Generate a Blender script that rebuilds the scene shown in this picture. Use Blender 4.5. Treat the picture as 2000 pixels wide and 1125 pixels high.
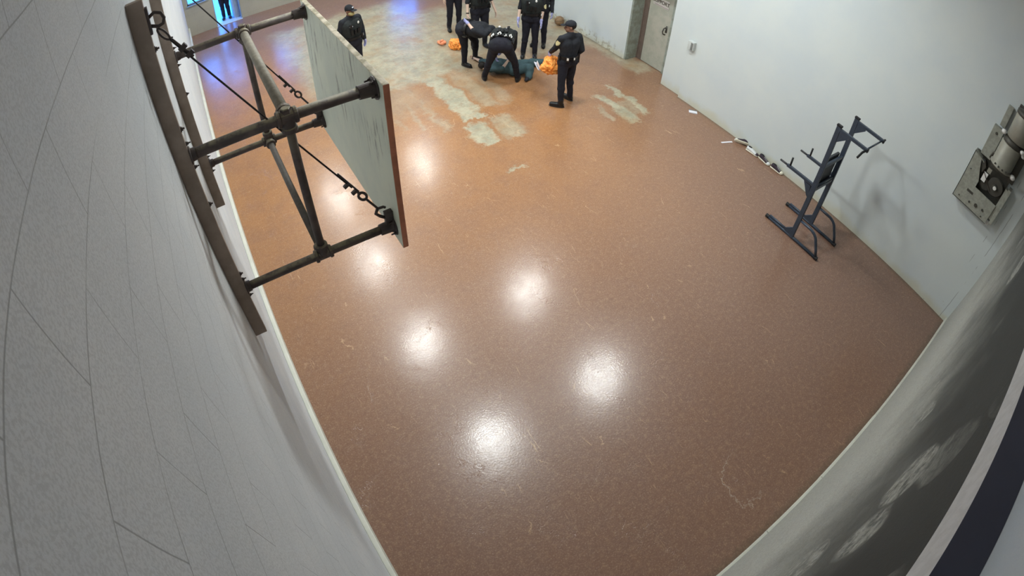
import bpy, bmesh, math, random
from mathutils import Vector, Matrix, noise
random.seed(7)
for o in list(bpy.data.objects):
    bpy.data.objects.remove(o)
sc = bpy.context.scene
COL = sc.collection

# ------------------------------------------------------------------ camera (wide fisheye security camera, 5.4 m up)
cam = bpy.data.cameras.new('security_camera')
cam.type = 'PANO'
cam.panorama_type = 'FISHEYE_LENS_POLYNOMIAL'
cam.sensor_fit = 'HORIZONTAL'
cam.sensor_width = 36.0
cam.sensor_height = 20.25
cam.fisheye_fov = math.radians(175)
cam.fisheye_polynomial_k0 = 0.0
cam.fisheye_polynomial_k1 = -5.14476943e-02
cam.fisheye_polynomial_k2 = -6.63177446e-05
cam.fisheye_polynomial_k3 = 7.84213711e-06
cam.fisheye_polynomial_k4 = -5.44931917e-07
cam.clip_start = 0.02
cam.clip_end = 200
camo = bpy.data.objects.new('security_camera', cam)
COL.objects.link(camo)
R_ = Vector((0.84203862, -0.53808672, 0.03786351))
U_ = Vector((0.3907999, 0.65692352, 0.64476889))
F_ = Vector((0.371815, 0.52812325, -0.76343921))
m = Matrix((R_, U_, -F_)).transposed().to_4x4()
m.translation = Vector((0, 0, 5.4))
camo.matrix_world = m
sc.camera = camo

# ------------------------------------------------------------------ world: blue daylight outside the far windows
w = bpy.data.worlds.new('daylight'); sc.world = w
w.use_nodes = True
bg = w.node_tree.nodes['Background']
bg.inputs[0].default_value = (0.05, 0.27, 1.0, 1)
bg.inputs[1].default_value = 2.3

# ------------------------------------------------------------------ exposure
sc.view_settings.view_transform = 'Standard'
sc.view_settings.look = 'None'
sc.view_settings.gamma = 1
sc.view_settings.use_curve_mapping = False
sc.view_settings.exposure = 2.05
sc.cycles.max_bounces = 6
sc.cycles.diffuse_bounces = 4
sc.cycles.use_adaptive_sampling = True
sc.cycles.adaptive_threshold = 0.03
sc.cycles.glossy_bounces = 3
sc.cycles.sample_clamp_indirect = 4
sc.cycles.use_denoising = True
CEIL = 6.05
LAMP_Z = 5.72
LAMP_E = 52.0
LAMP_COL = (0.95, 1.0, 0.985)
LAMPS = [(2.7, 4.22), (5.68, 4.25), (2.6, 7.33), (5.68, 7.36), (2.64, 10.45), (2.7, 13.58), (5.76, 13.76)]

# ------------------------------------------------------------------ helpers
def srgb(r, g, b):
    f = lambda c: (c / 255 / 12.92) if c / 255 <= 0.04045 else ((c / 255 + 0.055) / 1.055) ** 2.4
    return (f(r), f(g), f(b), 1)

class NT:
    def __init__(s, name):
        s.m = bpy.data.materials.new(name); s.m.use_nodes = True
        s.t = s.m.node_tree; s.b = s.t.nodes['Principled BSDF']
    def n(s, typ, ins=None, **kw):
        nd = s.t.nodes.new(typ)
        for k, v in kw.items(): setattr(nd, k, v)
        if ins:
            for k, v in ins.items():
                if isinstance(v, bpy.types.NodeSocket): s.t.links.new(v, nd.inputs[k])
                else: nd.inputs[k].default_value = v
        return nd
    def math(s, op, a, b=0.0, c=0.0, clamp=False):
        nd = s.t.nodes.new('ShaderNodeMath'); nd.operation = op; nd.use_clamp = clamp
        for i, v in enumerate((a, b, c)):
            if isinstance(v, bpy.types.NodeSocket): s.t.links.new(v, nd.inputs[i])
            else: nd.inputs[i].default_value = v
        return nd.outputs[0]
    def mix(s, f, a, b):
        nd = s.t.nodes.new('ShaderNodeMix'); nd.data_type = 'RGBA'
        for i, v in ((0, f), (6, a), (7, b)):
            if isinstance(v, bpy.types.NodeSocket): s.t.links.new(v, nd.inputs[i])
            else: nd.inputs[i].default_value = v
        return nd.outputs[2]
    def noise(s, vec, scale, detail=3, rough=0.5, dist=0.0):
        nd = s.n('ShaderNodeTexNoise', {'Scale': scale, 'Detail': detail, 'Roughness': rough, 'Distortion': dist})
        s.t.links.new(vec, nd.inputs['Vector']); return nd.outputs[0]
    def ramp(s, f, lo, hi):
        nd = s.n('ShaderNodeMapRange', {'From Min': lo, 'From Max': hi}); nd.interpolation_type = 'SMOOTHSTEP'
        s.t.links.new(f, nd.inputs[0]); return nd.outputs[0]
    def obj(s):
        return s.n('ShaderNodeNewGeometry').outputs['Position']
    def lcl(s):
        return s.n('ShaderNodeTexCoord').outputs['Object']
    def bump(s, h, strength, dist=0.01):
        nd = s.n('ShaderNodeBump', {'Strength': strength, 'Distance': dist, 'Height': h})
        s.t.links.new(nd.outputs[0], s.b.inputs['Normal']); return nd
    def set(s, **kw):
        for k, v in kw.items():
            k = k.replace('_', ' ')
            if isinstance(v, bpy.types.NodeSocket): s.t.links.new(v, s.b.inputs[k])
            else: s.b.inputs[k].default_value = v
        return s

def simple(name, col, rough=0.6, metal=0.0, var=0.12, scale=8.0, bump=0.0, spec=0.4, col2=None):
    n = NT(name); p = n.lcl()
    f = n.noise(p, scale, 4, 0.6)
    c2 = col2 if col2 else tuple(c * (1 - var) for c in col[:3]) + (1,)
    n.set(Base_Color=n.mix(n.ramp(f, 0.35, 0.65), col, c2), Roughness=rough, Metallic=metal, Specular_IOR_Level=spec)
    if bump: n.bump(n.noise(p, scale * 6, 3, 0.6), bump, 0.005)
    return n.m

def mesh_obj(name, bm, mat, parent=None, smooth=False, kind=None):
    me = bpy.data.meshes.new(name)
    bmesh.ops.recalc_face_normals(bm, faces=bm.faces)
    bm.to_mesh(me); bm.free()
    if smooth:
        for p in me.polygons: p.use_smooth = True
    if mat: me.materials.append(mat)
    o = bpy.data.objects.new(name, me); COL.objects.link(o)
    if parent: o.parent = parent; o.matrix_parent_inverse = Matrix.Translation(-parent.location) if parent.type == 'EMPTY' and parent.parent is None else parent.matrix_parent_inverse.copy()
    if kind: o['kind'] = kind
    return o

def P(name, bm, mat, parent, smooth=False, label=None):
    """part whose vertices are given in world coordinates"""
    me = bpy.data.meshes.new(name)
    bmesh.ops.recalc_face_normals(bm, faces=bm.faces)
    root = parent
    while root.parent: root = root.parent
    if len(bm.verts):
        bmesh.ops.translate(bm, verts=bm.verts, vec=-root.location)
    bm.to_mesh(me); bm.free()
    if smooth:
        for p in me.polygons: p.use_smooth = True
    me.materials.append(mat)
    o = bpy.data.objects.new(name, me); COL.objects.link(o); o.parent = parent
    if label: o['label'] = label
    return o

def thing(name, label, cat, loc=(0, 0, 0), group=None):
    o = bpy.data.objects.new(name, None); COL.objects.link(o)
    o.location = loc; o['label'] = label; o['category'] = cat
    o.empty_display_size = 0.1
    if group: o['group'] = group
    return o

def box(bm, lo, hi, mat=None, bevel=0.0):
    lo = Vector(lo); hi = Vector(hi)
    c = (lo + hi) / 2; s = hi - lo
    M = Matrix.Translation(c) @ Matrix.Diagonal((abs(s.x), abs(s.y), abs(s.z), 1))
    if mat is not None: M = mat @ M
    r = bmesh.ops.create_cube(bm, size=1.0, matrix=M)
    if bevel > 0:
        es = list({e for v in r['verts'] for e in v.link_edges})
        bmesh.ops.bevel(bm, geom=es, offset=bevel, segments=2, affect='EDGES', profile=0.6)

def frame(d, up=Vector((0, 0, 1))):
    d = Vector(d).normalized()
    if abs(d.dot(up)) > 0.98: up = Vector((0, 1, 0))
    x = up.cross(d).normalized(); y = d.cross(x)
    return x, y, d

def tube(bm, pts, r, seg=12, caps=True, rs=None):
    pts = [Vector(p) for p in pts]; n = len(pts); rings = []
    x0 = None
    for i, p in enumerate(pts):
        d = (pts[min(i + 1, n - 1)] - pts[max(i - 1, 0)]).normalized()
        if x0 is None: x, y, _ = frame(d)
        else:
            x = (x0 - d * x0.dot(d)).normalized(); y = d.cross(x)
        x0 = x
        rr = rs[i] if rs else r
        rings.append([bm.verts.new(p + (x * math.cos(2 * math.pi * k / seg) + y * math.sin(2 * math.pi * k / seg)) * rr) for k in range(seg)])
    for a, b in zip(rings, rings[1:]):
        for k in range(seg):
            bm.faces.new((a[k], a[(k + 1) % seg], b[(k + 1) % seg], b[k]))
    if caps:
        bm.faces.new(rings[0][::-1]); bm.faces.new(rings[-1])

def cone(bm, a, b, ra, rb, seg=14):
    """tapered capsule"""
    a = Vector(a); b = Vector(b); L = (b - a).length
    if L < 1e-5: b = a + Vector((0, 0, 1e-3)); L = 1e-3
    x, y, d = frame(b - a)
    prof = []
    for i in range(1, 5): 
        t = i / 4 * math.pi / 2; prof.append((a - d * ra * math.cos(t), ra * math.sin(t)))
    for i in range(0, 4):
        t = i / 4 * math.pi / 2; prof.append((b + d * rb * math.sin(t), rb * math.cos(t)))
    p0 = bm.verts.new(a - d * ra); p1 = bm.verts.new(b + d * rb)
    rings = [[bm.verts.new(c + (x * math.cos(2 * math.pi * k / seg) + y * math.sin(2 * math.pi * k / seg)) * r) for k in range(seg)] for c, r in prof]
    for A, B in zip(rings, rings[1:]):
        for k in range(seg): bm.faces.new((A[k], A[(k + 1) % seg], B[(k + 1) % seg], B[k]))
    for k in range(seg):
        bm.faces.new((p0, rings[0][(k + 1) % seg], rings[0][k])); bm.faces.new((p1, rings[-1][k], rings[-1][(k + 1) % seg]))

def ell(bm, c, rx, ry, rz, basis=None, seg=18):
    """ellipsoid; basis = (x,y,z) axes"""
    x, y, z = basis if basis else (Vector((1, 0, 0)), Vector((0, 1, 0)), Vector((0, 0, 1)))
    M = Matrix((x * rx, y * ry, z * rz)).transposed().to_4x4(); M.translation = Vector(c)
    bmesh.ops.create_uvsphere(bm, u_segments=seg, v_segments=max(8, seg // 2 + 2), radius=1.0, matrix=M)

def remesh(bm, voxel, smooth_it=3, folds=0.0, fscale=9.0, floor=None):
    me = bpy.data.meshes.new('tmp'); bm.to_mesh(me); bm.free()
    o = bpy.data.objects.new('tmp', me); COL.objects.link(o)
    md = o.modifiers.new('r', 'REMESH'); md.mode = 'VOXEL'; md.voxel_size = voxel
    if smooth_it:
        s = o.modifiers.new('s', 'SMOOTH'); s.factor = 0.5; s.iterations = smooth_it
    bpy.context.view_layer.update()
    dg = bpy.context.evaluated_depsgraph_get()
    ev = o.evaluated_get(dg)
    m2 = bpy.data.meshes.new_from_object(ev, depsgraph=dg)
    out = bmesh.new(); out.from_mesh(m2)
    bpy.data.objects.remove(o); bpy.data.meshes.remove(me); bpy.data.meshes.remove(m2)
    if folds:
        out.normal_update()
        for v in out.verts:
            q = v.co * fscale
            f = noise.noise(q) + 0.6 * noise.noise(q * Vector((2.3, 2.3, 1.1)))
            r = 1 - abs(noise.noise(q * Vector((1.6, 1.6, 0.9)) + Vector((7, 3, 1)))) * 2
            v.co += v.normal * (f * 0.6 + r * 0.5) * folds
    if floor is not None:
        for v in out.verts:
            if v.co.z < floor: v.co.z = floor
    return out

def lathe(bm, prof, origin, axis=(0, 0, 1), seg=24):
    """prof: list of (r, h)"""
    x, y, d = frame(axis); o = Vector(origin); rings = []
    for r, h in prof:
        rings.append([bm.verts.new(o + d * h + (x * math.cos(2 * math.pi * k / seg) + y * math.sin(2 * math.pi * k / seg)) * max(r, 1e-4)) for k in range(seg)])
    for A, B in zip(rings, rings[1:]):
        for k in range(seg): bm.faces.new((A[k], A[(k + 1) % seg], B[(k + 1) % seg], B[k]))
    bm.faces.new(rings[0][::-1]); bm.faces.new(rings[-1])

def BM(): return bmesh.new()

# ------------------------------------------------------------------ materials
def floor_material():
    n = NT('worn_painted_concrete'); p = n.obj()
    sx = n.n('ShaderNodeSeparateXYZ', {0: p})
    X0, Y0 = sx.outputs[0], sx.outputs[1]
    d1 = n.math('SUBTRACT', n.noise(p, 2.2, 5, 0.65), 0.5)
    d2 = n.math('SUBTRACT', n.noise(n.n('ShaderNodeVectorMath', {0: p, 1: (31, 17, 5)}, operation='ADD').outputs[0], 2.6, 5, 0.65), 0.5)
    fine = n.math('SUBTRACT', n.noise(p, 14, 5, 0.7), 0.5)
    X = n.math('ADD', X0, n.math('ADD', n.math('MULTIPLY', d1, 0.55), n.math('MULTIPLY', fine, 0.16)))
    Y = n.math('ADD', Y0, n.math('ADD', n.math('MULTIPLY', d2, 0.8), n.math('MULTIPLY', fine, 0.25)))
    def rect(x0, x1, y0, y1, soft, amt=1.0, rot=0.0):
        cx, cy = (x0 + x1) / 2, (y0 + y1) / 2
        dx = n.math('SUBTRACT', X, cx); dy = n.math('SUBTRACT', Y, cy)
        if rot:
            c, s = math.cos(rot), math.sin(rot)
            dx, dy = (n.math('ADD', n.math('MULTIPLY', dx, c), n.math('MULTIPLY', dy, s)),
                      n.math('SUBTRACT', n.math('MULTIPLY', dy, c), n.math('MULTIPLY', dx, s)))
        a = n.math('SUBTRACT', (x1 - x0) / 2, n.math('ABSOLUTE', dx))
        b = n.math('SUBTRACT', (y1 - y0) / 2, n.math('ABSOLUTE', dy))
        mn = n.math('MINIMUM', a, b)
        r = n.ramp(mn, -soft, soft)
        return n.math('MULTIPLY', r, amt) if amt != 1 else r
    rects = [
        (1.9, 5.3, 9.25, 14.3, 0.3, 0.95), (5.0, 8.6, 9.7, 13.0, 0.3, 0.85), (4.8, 6.6, 8.9, 10.2, 0.25, 0.6),
        (6.6, 8.6, 9.1, 10.4, 0.25, 0.7),
        (4.02, 4.46, 7.45, 9.4, 0.05, 1.0), (4.55, 4.95, 7.7, 9.2, 0.12, 0.6), (5.0, 5.25, 7.7, 8.9, 0.08, 0.45),
        (3.86, 4.3, 6.62, 7.3, 0.05, 1.0), (4.42, 4.82, 6.6, 7.35, 0.08, 0.7),
        (6.72, 6.95, 5.98, 7.05, 0.05, 1.0), (7.2, 7.36, 6.05, 7.3, 0.04, 0.95), (6.95, 7.2, 6.2, 6.7, 0.06, 0.5),
        (3.88, 4.22, 5.81, 5.9, 0.03, 0.85), (6.4, 6.55, 6.2, 6.7, 0.04, 0.55),
        (3.55, 3.66, 7.4, 9.4, 0.06, 0.5), (3.25, 3.36, 7.6, 9.4, 0.06, 0.45), (2.9, 3.0, 7.7, 9.4, 0.06, 0.35),
        (8.25, 8.8, 7.5, 10.0, 0.12, 0.75), (2.2, 3.8, 8.3, 9.4, 0.3, 0.35),
    ]
    M = None
    for r in rects:
        v = rect(*r)
        M = v if M is None else n.math('MAXIMUM', M, v)
    brk = n.ramp(n.noise(p, 7, 6, 0.7), 0.28, 0.55)
    M = n.math('MULTIPLY', M, n.math('ADD', n.math('MULTIPLY', brk, 0.45), 0.55))
    # painted base: orange brown, duller reddish grey towards the near end and in cloudy areas
    big = n.noise(p, 0.35, 3, 0.6)
    mid = n.noise(p, 2.4, 5, 0.65)
    spk = n.noise(p, 60, 3, 0.7)
    near = n.ramp(n.math('ADD', Y0, n.math('MULTIPLY', n.math('SUBTRACT', mid, 0.5), 2.5)), 7.5, 1.0)
    c = n.mix(n.ramp(mid, 0.35, 0.7), FLOOR_A, FLOOR_B)
    c = n.mix(n.math('MULTIPLY', near, 0.85), c, FLOOR_C)
    edge = n.ramp(n.math('ADD', X0, n.math('MULTIPLY', n.math('SUBTRACT', big, 0.5), 2.0)), 5.2, 8.2)
    c = n.mix(n.math('MULTIPLY', edge, 0.55), c, FLOOR_C)
    far = n.ramp(Y0, 11.5, 14.5)
    c = n.mix(n.math('MULTIPLY', far, 0.75), c, srgb(122, 96, 98))
    wornc = n.mix(n.ramp(n.noise(p, 3.0, 6, 0.7), 0.35, 0.65), srgb(178, 172, 148), srgb(150, 148, 128))
    wornc = n.mix(n.ramp(n.noise(p, 1.1, 4, 0.6), 0.5, 0.75), wornc, srgb(166, 138, 100))
    c = n.mix(M, c, wornc)
    # fine speckle and thin pale scratches
    c = n.mix(n.math('MULTIPLY', n.ramp(spk, 0.5, 0.75), 0.40), c, srgb(205, 185, 160))
    mott = n.noise(p, 17, 5, 0.75)
    c = n.mix(n.math('MULTIPLY', n.ramp(mott, 0.5, 0.7), 0.28), c, srgb(188, 158, 126))
    c = n.mix(n.math('MULTIPLY', n.ramp(mott, 0.48, 0.3), 0.30), c, srgb(104, 74, 58))
    c = n.mix(n.math('MULTIPLY', n.ramp(spk, 0.45, 0.2), 0.25), c, srgb(60, 38, 28))
    sc_total = None
    for k, (rot, scx, scy) in enumerate([(0.6, 2.0, 0.30), (-0.5, 2.4, 0.35), (1.4, 2.1, 0.3), (2.3, 2.8, 0.35)]):
        mp = n.n('ShaderNodeMapping', {'Vector': p, 'Rotation': (0, 0, rot), 'Scale': (scx, scy, 1), 'Location': (k * 3.7, k * 1.9, 0)})
        v = n.n('ShaderNodeTexVoronoi', {'Vector': n.n('ShaderNodeVectorMath', {0: mp.outputs[0], 1: n.n('ShaderNodeCombineXYZ', {0: n.math('MULTIPLY', d1, 0.5), 1: 0.0, 2: 0.0}).outputs[0]}, operation='ADD').outputs[0], 'Scale': 1.0}, feature='DISTANCE_TO_EDGE')
        line = n.ramp(v.outputs['Distance'], 0.006, 0.001)
        gate = n.ramp(n.noise(n.n('ShaderNodeVectorMath', {0: p, 1: (k * 9.1, 4, 0)}, operation='ADD').outputs[0], 2.3, 3, 0.6), 0.60, 0.68)
        s = n.math('MULTIPLY', line, gate)
        sc_total = s if sc_total is None else n.math('MAXIMUM', sc_total, s)
    c = n.mix(n.math('MULTIPLY', sc_total, 0.50), c, srgb(215, 180, 140))
    # dirt along the walls
    wallx_ = n.math('ADD', 8.42, n.math('MULTIPLY', n.math('GREATER_THAN', Y0, 6.36), 0.09))
    recess = n.math('MULTIPLY', n.math('GREATER_THAN', Y0, 6.97), n.math('LESS_THAN', Y0, 8.18))
    dl = n.math('MULTIPLY', n.ramp(n.math('ADD', n.math('SUBTRACT', wallx_, X0), n.math('MULTIPLY', fine, 0.10)), 0.13, 0.0), n.math('SUBTRACT', 1.0, recess))
    db = n.ramp(n.math('ADD', n.math('ADD', Y0, 0.55), n.math('MULTIPLY', fine, 0.2)), 0.16, 0.0)
    c = n.mix(n.math('MULTIPLY', n.math('MAXIMUM', dl, db), 0.55), c, srgb(70, 66, 52))
    # pale ring scuff near the back wall
    rx = n.math('SUBTRACT', X, 3.35); ry = n.math('SUBTRACT', Y, 0.1)
    rr = n.math('SQRT', n.math('ADD', n.math('MULTIPLY', rx, rx), n.math('MULTIPLY', ry, ry)))
    ring = n.math('MULTIPLY', n.ramp(n.math('ABSOLUTE', n.math('SUBTRACT', rr, 0.27)), 0.014, 0.002), n.ramp(rx, 0.12, -0.02))
    c = n.mix(n.math('MULTIPLY', ring, 0.5), c, srgb(190, 180, 165))
    rough = n.math('ADD', FLOOR_ROUGH, n.math('ADD', n.math('MULTIPLY', n.ramp(mid, 0.3, 0.7), 0.06), n.math('MULTIPLY', M, 0.10)))
    rough = n.math('ADD', rough, n.math('MULTIPLY', n.ramp(n.noise(p, 9, 4, 0.7), 0.5, 0.8), 0.06))
    n.set(Base_Color=c, Roughness=n.math('ADD', rough, 0.22), Specular_IOR_Level=0.42, Coat_Weight=n.math('SUBTRACT', 0.46, n.math('MULTIPLY', M, 0.12)), Coat_Roughness=n.math('ADD', rough, 0.05))
    crack = n.n('ShaderNodeTexVoronoi', {'Vector': n.n('ShaderNodeVectorMath', {0: p, 1: n.n('ShaderNodeCombineXYZ', {0: d1, 1: d2, 2: 0.0}).outputs[0]}, operation='ADD').outputs[0], 'Scale': 2.2}, feature='DISTANCE_TO_EDGE')
    cr = n.math('MULTIPLY', n.ramp(crack.outputs['Distance'], 0.012, 0.0), n.ramp(n.noise(p, 1.7, 2), 0.5, 0.6))
    h = n.math('ADD', n.math('MULTIPLY', n.noise(p, 45, 3, 0.6), 1.0), n.math('MULTIPLY', cr, -3.0))
    h = n.math('ADD', h, n.math('MULTIPLY', n.noise(p, 3.0, 3, 0.5), 1.2))
    bn = n.bump(h, 0.27, 0.004); n.t.links.new(bn.outputs[0], n.b.inputs['Coat Normal'])
    return n.m
FLOOR_A = srgb(163, 115, 72); FLOOR_B = srgb(150, 106, 72); FLOOR_C = srgb(122, 95, 84)
FLOOR_ROUGH = 0.07

def block_wall(name, horiz, y_off, z_off, col, col2, line_amt=1.0, stip=0.5):
    n = NT(name); p = n.obj()
    s = n.n('ShaderNodeSeparateXYZ', {0: p})
    u = s.outputs[1 if horiz == 'y' else 0]; v = s.outputs[2]
    wob = n.math('MULTIPLY', n.math('SUBTRACT', n.noise(p, 3.0, 2), 0.5), 0.012)
    uv = n.n('ShaderNodeCombineXYZ', {0: n.math('ADD', n.math('ADD', u, y_off), wob), 1: n.math('ADD', n.math('ADD', v, z_off), wob), 2: 0.0})
    b = n.n('ShaderNodeTexBrick', {'Vector': uv.outputs[0], 'Scale': 1.0, 'Mortar Size': 0.0027, 'Mortar Smooth': 0.8, 'Brick Width': 0.3985, 'Row Height': 0.1985}, offset=0.5, offset_frequency=2, squash=1.0)
    mort = b.outputs['Fac']
    gate = n.ramp(n.noise(p, 1.6, 3, 0.7), 0.30, 0.52)
    mf = n.math('MULTIPLY', n.math('MULTIPLY', mort, gate), line_amt)
    grain = n.noise(p, 170, 2, 0.6); soft = n.noise(p, 1.3, 4, 0.6)
    c = n.mix(n.ramp(soft, 0.3, 0.7), col, col2)
    c = n.mix(n.math('MULTIPLY', mf, 0.65), c, tuple(x * 0.35 for x in col[:3]) + (1,))
    c = n.mix(n.math('MULTIPLY', n.ramp(grain, 0.58, 0.38), 0.26), c, tuple(x * 0.45 for x in col[:3]) + (1,))
    n.set(Base_Color=c, Roughness=0.75, Specular_IOR_Level=0.3)
    h = n.math('ADD', n.math('MULTIPLY', grain, stip), n.math('MULTIPLY', mf, -1.6))
    h = n.math('ADD', h, n.math('MULTIPLY', n.noise(p, 35, 2), 0.4))
    n.bump(h, 0.22, 0.004)
    return n.m

M_WALL_L = block_wall('painted_block_wall', 'y', -0.503 + 0.3985 * 20, 0.088, srgb(216, 218, 220), srgb(206, 210, 214))
M_WALL_R = None
def right_wall_material():
    n = NT('smooth_painted_wall'); p = n.obj()
    s = n.n('ShaderNodeSeparateXYZ', {0: p}); z = s.outputs[2]; y = s.outputs[1]
    soft = n.noise(p, 0.9, 4, 0.6); grain = n.noise(p, 120, 2)
    c = n.mix(n.ramp(soft, 0.3, 0.7), srgb(207, 214, 213), srgb(199, 208, 211))
    low = n.ramp(n.math('ADD', z, n.math('MULTIPLY', n.math('SUBTRACT', n.noise(p, 3, 4), 0.5), 0.35)), 0.22, 0.0)
    c = n.mix(n.math('MULTIPLY', low, 0.55), c, srgb(196, 190, 158))
    sm = n.ramp(n.noise(p, 11, 5, 0.7), 0.66, 0.76)
    c = n.mix(n.math('MULTIPLY', n.math('MULTIPLY', sm, n.ramp(z, 0.5, 0.05)), 0.6), c, srgb(110, 104, 86))
    # peeled paint at the foot of the far half of the wall
    peel = n.math('MULTIPLY', n.ramp(n.noise(p, 6, 6, 0.75), 0.5, 0.58), n.math('MULTIPLY', n.ramp(z, 0.30, 0.06), n.ramp(y, 8.1, 8.6)))
    c = n.mix(n.math('MULTIPLY', peel, 0.8), c, srgb(150, 142, 118))
    # thin vertical joint close to the corner, broken up
    j = n.math('MULTIPLY', n.ramp(n.math('ABSOLUTE', n.math('SUBTRACT', y, n.math('ADD', -0.41, n.math('MULTIPLY', n.math('SUBTRACT', n.noise(p, 5, 3), 0.5), 0.03)))), 0.008, 0.002), n.ramp(n.noise(p, 3.2, 2), 0.45, 0.55))
    j2 = n.math('MULTIPLY', n.ramp(n.math('ABSOLUTE', n.math('SUBTRACT', y, -0.25)), 0.006, 0.002), n.math('MULTIPLY', n.ramp(z, 1.0, 1.4), n.ramp(n.noise(p, 4.2, 2), 0.5, 0.55)))
    c = n.mix(n.math('MULTIPLY', n.math('MAXIMUM', j, j2), 0.6), c, srgb(110, 112, 112))
    n.set(Base_Color=c, Roughness=0.55, Specular_IOR_Level=0.35)
    n.bump(n.math('ADD', n.math('MULTIPLY', grain, 0.5), n.noise(p, 14, 3)), 0.15, 0.004)
    return n.m
M_WALL_R = right_wall_material()
M_WALL_F = block_wall('far_block_wall', 'x', 8.0, 0.088, srgb(176, 172, 160), srgb(166, 163, 152), 0.5, 0.3)
def back_wall_material():
    """dark rendered wall with pale skim coat trowelled over its foot in overlapping swirls"""
    n = NT('trowelled_render'); p = n.obj()
    s = n.n('ShaderNodeSeparateXYZ', {0: p}); z = s.outputs[2]; x = s.outputs[0]
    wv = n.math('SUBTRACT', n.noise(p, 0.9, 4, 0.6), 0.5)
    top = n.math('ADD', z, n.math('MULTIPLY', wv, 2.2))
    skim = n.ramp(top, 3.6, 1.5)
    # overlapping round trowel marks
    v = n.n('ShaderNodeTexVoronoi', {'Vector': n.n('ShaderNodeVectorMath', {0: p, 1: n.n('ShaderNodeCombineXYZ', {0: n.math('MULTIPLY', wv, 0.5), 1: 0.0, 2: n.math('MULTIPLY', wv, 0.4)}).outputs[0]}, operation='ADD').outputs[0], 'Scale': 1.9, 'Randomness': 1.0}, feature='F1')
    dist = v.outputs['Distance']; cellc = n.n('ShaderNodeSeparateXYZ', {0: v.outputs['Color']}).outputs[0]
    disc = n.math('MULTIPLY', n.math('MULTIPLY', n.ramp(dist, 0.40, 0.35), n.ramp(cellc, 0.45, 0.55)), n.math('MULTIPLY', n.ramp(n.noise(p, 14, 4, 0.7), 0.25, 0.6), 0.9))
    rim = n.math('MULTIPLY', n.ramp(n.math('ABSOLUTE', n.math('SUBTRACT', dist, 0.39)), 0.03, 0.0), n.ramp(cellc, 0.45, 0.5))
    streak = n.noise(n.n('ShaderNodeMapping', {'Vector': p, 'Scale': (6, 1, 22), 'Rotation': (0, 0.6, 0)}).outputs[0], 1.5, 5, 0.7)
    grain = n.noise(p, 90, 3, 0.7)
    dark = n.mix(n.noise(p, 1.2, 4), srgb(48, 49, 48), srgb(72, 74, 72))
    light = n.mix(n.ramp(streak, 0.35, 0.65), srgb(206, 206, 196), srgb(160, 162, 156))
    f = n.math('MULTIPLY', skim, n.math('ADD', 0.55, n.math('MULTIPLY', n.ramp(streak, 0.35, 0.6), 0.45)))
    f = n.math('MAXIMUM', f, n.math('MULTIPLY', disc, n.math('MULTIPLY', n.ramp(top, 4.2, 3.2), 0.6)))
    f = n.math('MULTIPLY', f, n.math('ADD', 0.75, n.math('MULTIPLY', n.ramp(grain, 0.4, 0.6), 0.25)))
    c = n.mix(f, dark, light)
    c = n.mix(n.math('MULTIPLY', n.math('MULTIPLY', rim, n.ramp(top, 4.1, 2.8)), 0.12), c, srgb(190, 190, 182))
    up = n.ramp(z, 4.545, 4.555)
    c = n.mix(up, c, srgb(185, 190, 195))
    n.set(Base_Color=c, Roughness=0.8, Specular_IOR_Level=0.25)
    n.bump(n.math('ADD', n.math('MULTIPLY', grain, 0.6), n.math('ADD', n.math('MULTIPLY', rim, 0.4), n.math('MULTIPLY', streak, 1.0))), 0.5, 0.01)
    return n.m
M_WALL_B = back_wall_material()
M_CEIL = simple('ceiling_paint', srgb(226, 226, 222), 0.8, scale=2)
M_TRIMW = simple('cream_curb_paint', srgb(214, 214, 202), 0.6, var=0.1, scale=3, bump=0.15)
M_RAIL = simple('brown_painted_timber', srgb(164, 148, 136), 0.6, var=0.18, scale=9, bump=0.2)
M_PIPE = NT('dusty_dark_pipe')
_p = M_PIPE.obj(); _g = M_PIPE.n('ShaderNodeNewGeometry')
_nz = M_PIPE.n('ShaderNodeSeparateXYZ', {0: _g.outputs['Normal']}).outputs[2]
_dust = M_PIPE.math('MULTIPLY', M_PIPE.ramp(_nz, 0.35, 0.85), M_PIPE.ramp(M_PIPE.noise(_p, 16, 5, 0.7), 0.30, 0.6))
M_PIPE.set(Base_Color=M_PIPE.mix(M_PIPE.math('MULTIPLY', _dust, 0.75), M_PIPE.mix(M_PIPE.ramp(M_PIPE.noise(_p, 10, 4), 0.4, 0.6), srgb(98, 86, 82), srgb(78, 69, 68)), srgb(158, 150, 122)), Roughness=0.55, Specular_IOR_Level=0.4)
M_PIPE = M_PIPE.m
M_PIPEL = simple('dusty_toplit_pipe', srgb(150, 143, 128), 0.6, var=0.25, scale=22, bump=0.3)  # paler grey puts the light falling on the top cross pipe into its colour
M_PIPEM = simple('mid_grey_pipe', srgb(104, 98, 92), 0.6, var=0.2, scale=22, bump=0.2)
M_IRON = simple('dark_iron', srgb(84, 76, 74), 0.5, 0.3, scale=20)
M_CABLE = simple('steel_cable', srgb(48, 44, 44), 0.5, 0.3)
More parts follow.
